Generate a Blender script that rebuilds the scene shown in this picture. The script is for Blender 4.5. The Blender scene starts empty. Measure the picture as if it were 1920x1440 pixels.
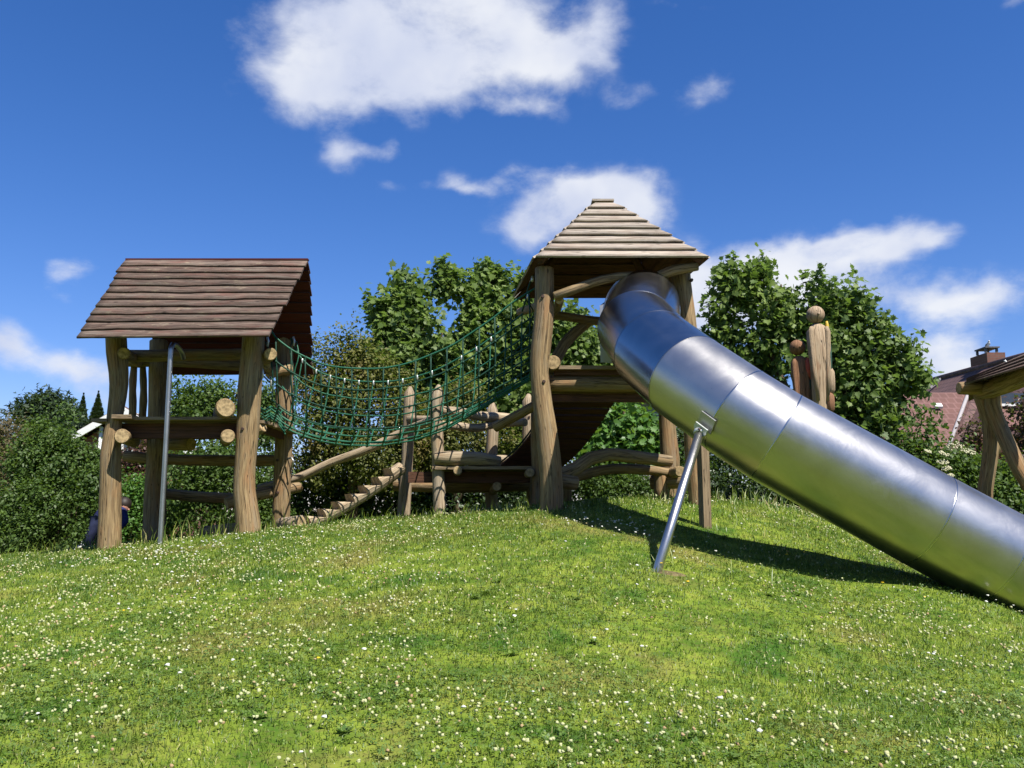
import bpy, math, random
import numpy as np
from mathutils import Vector, Matrix

R = math.radians
random.seed(7)
SC = bpy.context.scene
COL = SC.collection

# ---------------------------------------------------------------- camera
PITCH = R(8.6); F = 1650.0; CAMZ = 1.6
cam_d = bpy.data.cameras.new("camera"); cam = bpy.data.objects.new("camera", cam_d); COL.objects.link(cam)
cam.location = (0, 0, CAMZ); cam.rotation_euler = (R(90) + PITCH, 0, 0)
cam_d.sensor_width = 36; cam_d.lens = F / 1920 * 36; cam_d.clip_start = 0.05; cam_d.clip_end = 2000
SC.camera = cam

def ray(px, py):
    u = (px - 960) / F; v = (720 - py) / F
    return Vector((u, math.cos(PITCH) - v * math.sin(PITCH), math.sin(PITCH) + v * math.cos(PITCH)))
def P(px, py, Y):
    """world point seen at photo pixel (px, py), Y metres ahead"""
    r = ray(px, py); r = r * (Y / r.y)
    return Vector((r.x, r.y, r.z + CAMZ))
def Pz(px, py, z):
    r = ray(px, py); r = r * ((z - CAMZ) / r.z)
    return Vector((r.x, r.y, z))

# ---------------------------------------------------------------- view, world, sun
SC.view_settings.view_transform = 'Standard'; SC.view_settings.look = 'None'
SC.view_settings.exposure = 1.12; SC.view_settings.gamma = 1; SC.view_settings.use_curve_mapping = False
SUN_EL = R(57.5); SH = Vector((-0.59, 0.81, 0)).normalized()       # SH: where shadows fall
sun_dir = Vector((-SH.x * math.cos(SUN_EL), -SH.y * math.cos(SUN_EL), math.sin(SUN_EL)))
sl = bpy.data.lights.new("sun", 'SUN'); sl.energy = 4.7; sl.angle = R(0.5); sl.color = (1.0, 0.955, 0.87)
so = bpy.data.objects.new("sun", sl); COL.objects.link(so)
so.rotation_euler = sun_dir.to_track_quat('Z', 'Y').to_euler(); so.location = sun_dir * 30

class NT:
    def __init__(s, tree): s.t = tree; s.n = tree.nodes; s.l = tree.links
    def new(s, typ, **kw):
        nd = s.n.new(typ)
        for k, v in kw.items():
            if k == 'ins':
                for a, b in v.items():
                    if hasattr(b, 'is_output') or isinstance(b, bpy.types.NodeSocket): s.l.new(b, nd.inputs[a])
                    else: nd.inputs[a].default_value = b
            else: setattr(nd, k, v)
        return nd
    def math(s, op, a, b=None, c=None, clamp=False):
        nd = s.n.new('ShaderNodeMath'); nd.operation = op; nd.use_clamp = clamp
        for i, x in enumerate((a, b, c)):
            if x is None: continue
            if isinstance(x, bpy.types.NodeSocket): s.l.new(x, nd.inputs[i])
            else: nd.inputs[i].default_value = x
        return nd.outputs[0]
    def vmath(s, op, a, b=None):
        nd = s.n.new('ShaderNodeVectorMath'); nd.operation = op
        for i, x in enumerate((a, b)):
            if x is None: continue
            if isinstance(x, bpy.types.NodeSocket): s.l.new(x, nd.inputs[i])
            else: nd.inputs[i].default_value = x
        return nd
    def mix(s, fac, a, b, mode='MIX'):
        nd = s.n.new('ShaderNodeMix'); nd.data_type = 'RGBA'; nd.blend_type = mode; nd.clamp_factor = True
        for i, x in ((0, fac), (6, a), (7, b)):
            if isinstance(x, bpy.types.NodeSocket): s.l.new(x, nd.inputs[i])
            elif i == 0: nd.inputs[0].default_value = x
            else: nd.inputs[i].default_value = (x[0], x[1], x[2], 1)
        return nd.outputs[2]
    def noise(s, vec, scale, detail=4, rough=0.55, dist=0.0, out=0):
        nd = s.n.new('ShaderNodeTexNoise'); nd.inputs['Scale'].default_value = scale
        nd.inputs['Detail'].default_value = detail; nd.inputs['Roughness'].default_value = rough
        nd.inputs['Distortion'].default_value = dist
        if vec is not None: s.l.new(vec, nd.inputs['Vector'])
        return nd.outputs[out]
    def smooth(s, x, lo, hi, a=0.0, b=1.0):
        nd = s.n.new('ShaderNodeMapRange'); nd.interpolation_type = 'SMOOTHSTEP'
        s.l.new(x, nd.inputs[0])
        for i, v in ((1, lo), (2, hi), (3, a), (4, b)): nd.inputs[i].default_value = v
        return nd.outputs[0]

w = bpy.data.worlds.new("World"); SC.world = w; w.use_nodes = True
w.node_tree.nodes.clear(); T = NT(w.node_tree)
sky = T.new('ShaderNodeTexSky', sky_type='NISHITA', sun_disc=False, sun_elevation=SUN_EL,
            sun_rotation=math.atan2(sun_dir.x, sun_dir.y), altitude=0, air_density=1.0, dust_density=0.25, ozone_density=4.0)
skyt = T.new('ShaderNodeHueSaturation', ins={'Saturation': 1.27, 'Value': 1.15, 'Hue': 0.5, 'Color': sky.outputs[0]}).outputs[0]
skyc = T.mix(1.0, skyt, (1.08, 0.97, 1.22), 'MULTIPLY')
tc = T.new('ShaderNodeTexCoord').outputs['Generated']
dirn = T.vmath('NORMALIZE', tc).outputs[0]
sep = T.new('ShaderNodeSeparateXYZ', ins={0: dirn})
az = T.math('ARCTAN2', sep.outputs[0], sep.outputs[1]); el = T.math('ARCSINE', sep.outputs[2])
ae = T.new('ShaderNodeCombineXYZ', ins={0: az, 1: el, 2: 0.0}).outputs[0]
warp = T.noise(dirn, 9.0, 3, 0.6, 0, 1)
wv = T.vmath('SCALE', T.vmath('SUBTRACT', warp, (0.5, 0.5, 0.5)).outputs[0]); wv.inputs[3].default_value = 0.075
aew = T.vmath('ADD', ae, wv.outputs[0]).outputs[0]
BL = [(790,5,185,82,1.0),(690,85,140,60,.88),(560,120,95,40,.8),(640,165,110,30,.7),(900,75,110,75,.88),(800,150,70,35,.6),
      (1000,110,60,35,.5),(1110,30,40,45,.62),(1060,95,60,30,.5),(560,215,60,18,.25),
      (675,280,60,28,.5),(735,265,20,26,.3),(640,300,20,30,.3),(985,205,60,22,.45),(1180,160,60,22,.30),(1325,165,50,26,.36),(870,342,75,16,.55),(730,350,30,15,.35),
      (1060,392,80,42,1.0),(990,420,50,26,.8),(1200,385,48,42,.95),(1130,350,60,26,.75),
      (1450,505,95,36,.85),(1360,580,90,60,.9),(1560,468,70,32,.9),(1650,462,75,28,.75),(1750,440,35,16,.6),(1290,520,50,50,.6),(1520,545,110,30,.45),
      (1790,545,85,30,1.05),(1735,648,72,36,.95),(1800,690,60,20,.6),(128,515,38,20,.42),(8,630,34,26,.8),(125,668,60,20,.72),(190,690,50,20,.45),(230,740,80,22,.3),
      (1905,15,30,14,.15),(1270,5,60,12,.15),(350,25,30,16,.08)]
acc = None
for (bx, by, rx, ry, wt) in BL:
    r = ray(bx, by).normalized(); a0 = math.atan2(r.x, r.y); e0 = math.asin(r.z)
    d = T.vmath('SUBTRACT', aew, (a0, e0, 0)).outputs[0]
    d = T.vmath('MULTIPLY', d, (F * 0.92 / rx, F * 0.92 / ry, 0)).outputs[0]
    q = T.vmath('DOT_PRODUCT', d, d).outputs[1]
    g = T.math('EXPONENT', T.math('MULTIPLY', q, -0.9)); wt = wt * 1.12 + (0.10 if wt < .7 else 0)
    acc = T.math('MULTIPLY_ADD', g, wt, 0.0 if acc is None else acc)
# loose fair-weather cloud over the part of the sky behind the camera
nb = T.noise(T.vmath('MULTIPLY', dirn, (1, 1, 2.0)).outputs[0], 2.4, 5, 0.6)
behind = T.math('MULTIPLY', T.smooth(nb, 0.56, 0.72), T.smooth(sep.outputs[1], 0.45, 0.1))
nz = T.noise(T.vmath('MULTIPLY', dirn, (1, 1, 1.6)).outputs[0], 11.5, 11, 0.61, 0.15)
dens = T.math('MULTIPLY_ADD', T.math('SUBTRACT', nz, 0.5), 2.05, T.math('MINIMUM', acc, 1.15))
cov = T.smooth(dens, 0.10, 1.22)
cov = T.math('MAXIMUM', T.math('MULTIPLY', cov, T.smooth(acc, 0.03, 0.25)), behind)
cov = T.math('MULTIPLY', cov, 0.95)
body = T.noise(dirn, 7.0, 4, 0.5)
cc = T.mix(T.smooth(body, 0.35, 0.7), (0.70, 0.76, 0.94), (1.0, 1.02, 1.06))
bg1 = T.new('ShaderNodeBackground', ins={'Color': skyc, 'Strength': 0.050})
bg2 = T.new('ShaderNodeBackground', ins={'Color': cc, 'Strength': 0.43})
mx = T.new('ShaderNodeMixShader', ins={0: cov, 1: bg1.outputs[0], 2: bg2.outputs[0]})
T.new('ShaderNodeOutputWorld', ins={0: mx.outputs[0]})

# ---------------------------------------------------------------- numpy noise
def vnoise(p, seed=0):
    p = np.asarray(p, float); i = np.floor(p).astype(np.int64); f = p - i; f = f * f * (3 - 2 * f)
    def h(ii):
        v = (ii[:, 0] * 374761393 + ii[:, 1] * 668265263 + ii[:, 2] * 2147483647 + seed * 974711) & 0xffffffff
        v = ((v ^ (v >> 13)) * 1274126177) & 0xffffffff
        return ((v ^ (v >> 16)) & 0xffff) / 65535.0
    r = 0
    for dx in (0, 1):
        for dy in (0, 1):
            for dz in (0, 1):
                wgt = (f[:, 0] if dx else 1 - f[:, 0]) * (f[:, 1] if dy else 1 - f[:, 1]) * (f[:, 2] if dz else 1 - f[:, 2])
                r = r + wgt * h(i + np.array([dx, dy, dz]))
    return r
def fbm(p, seed=0, o=3):
    p = np.asarray(p, float); r = 0; a = 0.5; s = 0
    for k in range(o): r = r + a * vnoise(p * 2 ** k, seed + k); s += a; a *= 0.55
    return r / s
def n1(x, seed=0): return float(vnoise(np.array([[x, 0.37, seed * 1.7]]), seed)[0])

# ---------------------------------------------------------------- materials
def K(c): return None if c is None else tuple(x * 0.76 for x in c)
def principled(name, rough=0.8, spec=0.3, metal=0.0):
    m = bpy.data.materials.new(name); m.use_nodes = True; m.node_tree.nodes.clear(); t = NT(m.node_tree)
    b = t.new('ShaderNodeBsdfPrincipled'); b.inputs['Roughness'].default_value = rough
    b.inputs['Specular IOR Level'].default_value = spec; b.inputs['Metallic'].default_value = metal
    o = t.new('ShaderNodeOutputMaterial', ins={0: b.outputs[0]})
    return m, t, b, o
def setcol(t, b, x):
    if isinstance(x, bpy.types.NodeSocket): t.l.new(x, b.inputs['Base Color'])
    else: b.inputs['Base Color'].default_value = (*x, 1)
def bump(t, b, h, strength=0.4, dist=0.01):
    bp = t.new('ShaderNodeBump', ins={'Strength': strength, 'Distance': dist, 'Height': h})
    t.l.new(bp.outputs[0], b.inputs['Normal'])

def wood(name, light, dark, crack=(0.03, 0.02, 0.012), patch=None, pamt=0.5, rough=0.78, gs=1.0, moss=None, grey=None):
    """weathered wood: UV x runs across the grain (metres), UV y along it"""
    light, dark, patch, moss, grey = K(light), K(dark), K(patch), K(moss), K(grey)
    m, t, b, o = principled(name, rough, 0.25)
    uv = t.new('ShaderNodeUVMap', uv_map='uv').outputs[0]
    tone = t.new('ShaderNodeUVMap', uv_map='tone').outputs[0]
    ts = t.new('ShaderNodeSeparateXYZ', ins={0: tone})
    st = t.vmath('MULTIPLY', uv, (60 * gs, 3.0 * gs, 1)).outputs[0]
    n1_ = t.noise(st, 1.0, 5, 0.6, 0.6)
    fine = t.noise(t.vmath('MULTIPLY', uv, (260 * gs, 9 * gs, 1)).outputs[0], 1.0, 3, 0.6)
    big = t.noise(t.vmath('MULTIPLY', uv, (5, 2.2, 1)).outputs[0], 1.0, 4, 0.6)
    c = t.mix(t.smooth(n1_, 0.3, 0.7), dark, light)
    c = t.mix(t.math('MULTIPLY', t.smooth(fine, 0.45, 0.75), 0.35), c, dark)
    if patch: c = t.mix(t.math('MULTIPLY', t.smooth(big, 0.48, 0.68), pamt), c, patch)
    if grey:
        g3 = t.noise(t.vmath('MULTIPLY', uv, (14, 1.4, 1)).outputs[0], 1.0, 5, 0.65, 0.5)
        c = t.mix(t.math('MULTIPLY', t.smooth(g3, 0.50, 0.66), 0.65), c, grey)
        c = t.mix(t.math('MULTIPLY', t.smooth(g3, 0.40, 0.28), 0.55), c, tuple(x * .55 for x in dark))
    if moss:
        g2 = t.noise(t.vmath('MULTIPLY', uv, (11, 5, 1)).outputs[0], 1.0, 5, 0.7)
        c = t.mix(t.math('MULTIPLY', t.smooth(g2, 0.55, 0.72), 0.6), c, moss)
    cr = t.noise(t.vmath('MULTIPLY', uv, (42, 1.3, 1)).outputs[0], 1.0, 2, 0.5, 0.4)
    crack_m = t.math('SUBTRACT', 1.0, t.smooth(t.math('ABSOLUTE', t.math('SUBTRACT', cr, 0.58)), 0.0, 0.022))
    crack_m = t.math('MULTIPLY', crack_m, 0.8)
    c = t.mix(crack_m, c, crack)
    kn = t.new('ShaderNodeTexVoronoi', ins={'Vector': t.vmath('MULTIPLY', uv, (7, 2.6, 1)).outputs[0], 'Scale': 1.0})
    c = t.mix(t.smooth(kn.outputs['Distance'], 0.10, 0.04), c, tuple(x * 0.5 for x in dark))
    v = t.math('MULTIPLY_ADD', ts.outputs[0], 1.0, 0.5)
    hs = t.new('ShaderNodeHueSaturation', ins={'Value': v, 'Color': c, 'Saturation': 1.0})
    setcol(t, b, hs.outputs[0])
    h = t.math('SUBTRACT', t.math('MULTIPLY_ADD', fine, 0.35, n1_), t.math('MULTIPLY', crack_m, 2.0))
    bump(t, b, h, 0.8, 0.007)
    return m
M = {}
M['log'] = wood('log_wood', (0.385, 0.275, 0.14), (0.175, 0.112, 0.055), patch=(0.34, 0.165, 0.07), pamt=0.5, grey=(0.245, 0.195, 0.13))
M['log_grey'] = wood('log_wood_weathered', (0.50, 0.40, 0.27), (0.27, 0.20, 0.125), patch=(0.40, 0.24, 0.13), pamt=0.35, grey=(0.34, 0.29, 0.23))
M['endgrain'] = None
M['shingle'] = wood('roof_board_brown', (0.19, 0.135, 0.105), (0.055, 0.034, 0.027), patch=(0.15, 0.065, 0.05), pamt=0.6, moss=(0.28, 0.235, 0.155), rough=0.85, grey=(0.17, 0.14, 0.115))
M['shingle_pale'] = wood('roof_board_pale', (0.46, 0.405, 0.345), (0.25, 0.20, 0.16), patch=(0.26, 0.17, 0.125), pamt=0.4, rough=0.85, grey=(0.42, 0.36, 0.28))
M['redboard'] = wood('red_stained_board', (0.13, 0.022, 0.018), (0.075, 0.014, 0.012))
M['brownboard'] = wood('brown_stained_board', (0.15, 0.065, 0.035), (0.085, 0.038, 0.022))
M['deck'] = wood('deck_board', (0.33, 0.25, 0.155), (0.20, 0.14, 0.085))
M['statue'] = wood('carved_oak', (0.55, 0.42, 0.28), (0.33, 0.23, 0.14), patch=(0.36, 0.17, 0.08), pamt=0.5)

def plain(name, col, rough=0.6, spec=0.4, metal=0.0, var=0.25, scale=20, bmp=0.0, obj=True):
    if metal < .4: col = K(col)
    m, t, b, o = principled(name, rough, spec, metal)
    tcn = t.new('ShaderNodeTexCoord').outputs['Object']
    n = t.noise(tcn, scale, 4, 0.6)
    c = t.mix(t.smooth(n, 0.3, 0.7), tuple(x * (1 - var) for x in col), tuple(min(1, x * (1 + var)) for x in col))
    setcol(t, b, c)
    if bmp: bump(t, b, n, bmp, 0.01)
    return m
M['endgrain'] = plain('log_end_grain', (0.40, 0.29, 0.155), 0.85, 0.15, var=0.4, scale=28, bmp=0.3)
M['rope'] = plain('green_rope', (0.010, 0.105, 0.055), 0.6, 0.4, var=0.3, scale=60)
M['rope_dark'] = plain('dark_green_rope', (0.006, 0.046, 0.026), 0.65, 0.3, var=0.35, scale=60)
M['ferrule'] = plain('aluminium_ferrule', (0.5, 0.52, 0.5), 0.4, 0.5, 0.5, var=0.1)
M['bolt'] = plain('rusty_bolt', (0.07, 0.04, 0.03), 0.6, 0.4, 0.3)
M['navy'] = plain('navy_cloth', (0.022, 0.026, 0.10), 0.85, 0.2, var=0.3, scale=8)
M['trouser'] = plain('dark_trouser_cloth', (0.03, 0.037, 0.085), 0.85, 0.2, var=0.3, scale=8)
M['skin'] = plain('skin', (0.45, 0.22, 0.15), 0.6, 0.4, var=0.06)
M['hair'] = plain('dark_hair', (0.02, 0.012, 0.008), 0.6, 0.4, var=0.3)
M['shoe'] = plain('white_shoe', (0.75, 0.75, 0.7), 0.6, 0.3, var=0.08)
M['white'] = plain('white_paint', (0.8, 0.8, 0.78), 0.55, 0.4, var=0.05)
M['wall'] = plain('rendered_wall', (0.35, 0.33, 0.34), 0.9, 0.2, var=0.12)
M['gull'] = plain('white_feather', (0.8, 0.8, 0.8), 0.8, 0.2, var=0.08)
M['gullgrey'] = plain('grey_feather', (0.35, 0.37, 0.4), 0.8, 0.2, var=0.08)
M['statue_red'] = wood('carved_red_oak', (0.36, 0.19, 0.10), (0.19, 0.09, 0.045), patch=(0.30, 0.10, 0.05), pamt=0.5)
M['redpaint'] = plain('red_paint', (0.42, 0.07, 0.03), 0.6, 0.4, var=0.35)
M['yellowpaint'] = plain('yellow_paint', (0.55, 0.38, 0.03), 0.6, 0.4, var=0.35)
M['greenpaint'] = plain('green_paint', (0.03, 0.07, 0.045), 0.6, 0.4, var=0.35)
M['bark'] = plain('bark', (0.10, 0.075, 0.05), 0.9, 0.15, var=0.5, scale=25, bmp=0.6)
M['glass'] = plain('window_glass', (0.05, 0.07, 0.10), 0.08, 0.6, var=0.2, scale=2)
M['frame'] = plain('pale_window_frame', (0.55, 0.62, 0.66), 0.5, 0.4, var=0.06)
M['soil'] = plain('bare_soil', (0.14, 0.11, 0.055), 0.95, 0.1, var=0.4, scale=14, bmp=0.8)
M['lead'] = plain('chimney_cap', (0.10, 0.10, 0.11), 0.6, 0.4, var=0.2)

def steel(name, rough, base, brush=True):
    m, t, b, o = principled(name, rough, 0.5, 1.0)
    uv = t.new('ShaderNodeUVMap', uv_map='uv').outputs[0]
    ob = t.new('ShaderNodeTexCoord').outputs['Object']
    st = t.noise(t.vmath('MULTIPLY', uv, (2.2, 240, 1)).outputs[0], 1.0, 4, 0.65)      # rings left by rolling the sheet
    blot = t.noise(ob, 3.2, 6, 0.65, 0.6)
    scr = t.noise(t.vmath('MULTIPLY', uv, (30, 30, 1)).outputs[0], 1.0, 6, 0.7, 1.5)
    c = t.mix(t.smooth(blot, 0.35, 0.7), tuple(x * 0.9 for x in base), base)
    c = t.mix(t.math('MULTIPLY', t.smooth(scr, 0.60, 0.75), 0.35), c, tuple(min(1, x * 1.15) for x in base))
    spots = t.new('ShaderNodeTexVoronoi', ins={'Vector': t.vmath('MULTIPLY', uv, (9, 9, 1)).outputs[0], 'Scale': 1.0})
    c = t.mix(t.math('MULTIPLY', t.smooth(spots.outputs['Distance'], 0.06, 0.02), 0.5), c, (0.3, 0.3, 0.28))
    setcol(t, b, c)
    r = t.math('ADD', t.math('MULTIPLY_ADD', blot, 0.14, rough - 0.07), t.math('MULTIPLY_ADD', st, 0.06, -0.03))
    t.l.new(r, b.inputs['Roughness'])
    bump(t, b, t.math('MULTIPLY_ADD', st, 0.5, t.math('MULTIPLY', blot, 6.0)), 0.16, 0.002)
    return m
M['steel'] = steel('brushed_steel', 0.33, (0.50, 0.485, 0.46))
M['steel_smooth'] = steel('polished_steel', 0.22, (0.50, 0.495, 0.48))
M['steel_dull'] = steel('dull_steel', 0.42, (0.42, 0.42, 0.42))

def tiles(name, col, bw, bh, mortar):
    col, mortar = K(col), K(mortar)
    m, t, b, o = principled(name, 0.8, 0.3)
    uv = t.new('ShaderNodeUVMap', uv_map='uv').outputs[0]
    br = t.new('ShaderNodeTexBrick', ins={'Vector': uv, 'Color1': (*[x * 1.12 for x in col], 1), 'Color2': (*[x * 0.88 for x in col], 1),
        'Mortar': (*mortar, 1), 'Scale': 1.0, 'Mortar Size': bh * 0.09, 'Brick Width': bw, 'Row Height': bh})
    n = t.noise(uv, 1.2, 4, 0.6)
    c = t.mix(t.math('MULTIPLY', t.smooth(n, 0.4, 0.7), 0.4), br.outputs[0], tuple(x * 0.7 for x in col))
    setcol(t, b, c); bump(t, b, br.outputs[1], -0.5, 0.02)
    return m
M['tile_pink'] = tiles('red_roof_tiles', (0.14, 0.068, 0.057), 0.22, 0.26, (0.19, 0.10, 0.09))
M['tile_dark'] = tiles('plum_roof_tiles', (0.14, 0.08, 0.075), 0.22, 0.26, (0.07, 0.04, 0.04))
M['brick'] = tiles('red_brick', (0.26, 0.10, 0.065), 0.24, 0.08, (0.30, 0.24, 0.20))

M['chimney_brick'] = tiles('dark_chimney_brick', (0.17, 0.075, 0.055), 0.24, 0.08, (0.14, 0.11, 0.09))
def leafmat(name, c1, c2, c3=None, rough=0.5, trans=0.35, spec=0.35, back=None):
    c1, c2, c3, back = K(c1), K(c2), K(c3), K(back)
    m = bpy.data.materials.new(name); m.use_nodes = True; m.node_tree.nodes.clear(); t = NT(m.node_tree)
    at = t.new('ShaderNodeAttribute', attribute_name='tint').outputs['Fac']
    ob = t.new('ShaderNodeTexCoord').outputs['Object']
    n = t.noise(ob, 1.3, 3, 0.6)
    c = t.mix(at, c1, c2)
    if c3: c = t.mix(t.math('MULTIPLY', t.smooth(n, 0.5, 0.65), 0.8), c, c3)
    if back:
        gm = t.new('ShaderNodeNewGeometry').outputs['Backfacing']
        c = t.mix(gm, c, back)
    b = t.new('ShaderNodeBsdfPrincipled', ins={'Base Color': c, 'Roughness': rough, 'Specular IOR Level': spec})
    tr = t.new('ShaderNodeBsdfTranslucent', ins={'Color': t.mix(0.5, c, (0.25, 0.42, 0.03))})
    mx = t.new('ShaderNodeMixShader', ins={0: trans, 1: b.outputs[0], 2: tr.outputs[0]})
    t.new('ShaderNodeOutputMaterial', ins={0: mx.outputs[0]})
    return m
M['sycamore'] = leafmat('maple_leaf', (0.045, 0.095, 0.02), (0.21, 0.29, 0.06), None, 0.55, 0.34, 0.3, back=(0.16, 0.23, 0.09))
M['shrubleaf'] = leafmat('shrub_leaf', (0.035, 0.075, 0.016), (0.115, 0.18, 0.038), None, 0.5, 0.28, 0.25)
M['olive'] = leafmat('olive_leaf', (0.07, 0.085, 0.018), (0.17, 0.175, 0.035), (0.17, 0.125, 0.035), 0.55, 0.25, 0.3)
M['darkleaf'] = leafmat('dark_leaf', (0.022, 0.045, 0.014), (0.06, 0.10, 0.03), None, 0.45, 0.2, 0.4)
M['brightleaf'] = leafmat('bright_leaf', (0.05, 0.14, 0.02), (0.13, 0.26, 0.05), None, 0.45, 0.35, 0.4)
M['redleaf'] = leafmat('copper_leaf', (0.05, 0.022, 0.018), (0.12, 0.05, 0.035), None, 0.5, 0.2, 0.4)
M['brownleaf'] = leafmat('brown_green_leaf', (0.09, 0.075, 0.035), (0.16, 0.12, 0.06), None, 0.6, 0.2, 0.3)
M['needle'] = leafmat('conifer_needle', (0.016, 0.036, 0.016), (0.045, 0.075, 0.03), None, 0.6, 0.1, 0.3)
M['petal'] = leafmat('cream_petal', (0.62, 0.60, 0.40), (0.78, 0.75, 0.60), None, 0.7, 0.2, 0.2)

def grassmat(name, blade):
    m = bpy.data.materials.new(name); m.use_nodes = True; m.node_tree.nodes.clear(); t = NT(m.node_tree)
    pos = t.new('ShaderNodeNewGeometry').outputs['Position']
    n1_ = t.noise(pos, 1.1, 5, 0.62, 0.3); n2 = t.noise(pos, 4.5, 4, 0.6)
    g1 = (0.060, 0.118, 0.013); g2 = (0.20, 0.255, 0.033); dry = (0.215, 0.185, 0.055); lush = (0.036, 0.105, 0.013)
    if not blade:
        k = 0.8; g1, g2, dry, lush = [tuple(x * k for x in c) for c in (g1, g2, dry, lush)]
    if blade:
        at = t.new('ShaderNodeAttribute', attribute_name='tint').outputs['Fac']
        c = t.mix(t.smooth(at, .25, .95), g1, tuple(x * 1.25 for x in g2)); straw = t.smooth(at, .93, .96)
    else: c = t.mix(t.smooth(n2, 0.3, 0.7), g1, g2)
    c = t.mix(t.math('MULTIPLY', t.smooth(n1_, 0.52, 0.70), 0.62), c, dry)
    c = t.mix(t.math('MULTIPLY', t.smooth(n1_, 0.47, 0.34), 0.75), c, lush)
    c = t.mix(t.math('MULTIPLY', t.smooth(n2, 0.60, 0.72), 0.35), c, dry)
    if blade: c = t.mix(t.math('MULTIPLY', straw, .8), c, (0.55, 0.48, 0.22))
    if not blade:
        c = t.mix(t.math('MULTIPLY', t.smooth(t.noise(pos, 30, 3, 0.7), 0.5, 0.65), 0.5), c, (0.09, 0.075, 0.03))
    b = t.new('ShaderNodeBsdfPrincipled', ins={'Base Color': c, 'Roughness': 0.42 if blade else 0.95, 'Specular IOR Level': 0.5 if blade else 0.05})
    if blade:
        tr = t.new('ShaderNodeBsdfTranslucent', ins={'Color': c})
        mx = t.new('ShaderNodeMixShader', ins={0: 0.4, 1: b.outputs[0], 2: tr.outputs[0]})
        t.new('ShaderNodeOutputMaterial', ins={0: mx.outputs[0]})
    else: t.new('ShaderNodeOutputMaterial', ins={0: b.outputs[0]})
    return m
M['ground'] = grassmat('lawn_ground', False); M['blade'] = grassmat('grass_blade', True)
M['cloverleaf'] = leafmat('clover_leaf', (0.06, 0.13, 0.025), (0.19, 0.27, 0.055), None, 0.5, 0.25, 0.3)
M['daisy'] = plain('white_petal', (0.66, 0.66, 0.6), 0.7, 0.2, var=0.05)
M['dandelion'] = plain('yellow_petal', (0.8, 0.55, 0.02), 0.7, 0.2, var=0.1)
M['paving'] = plain('pale_paving', (0.36, 0.33, 0.30), 0.9, 0.2, var=0.15)

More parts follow.
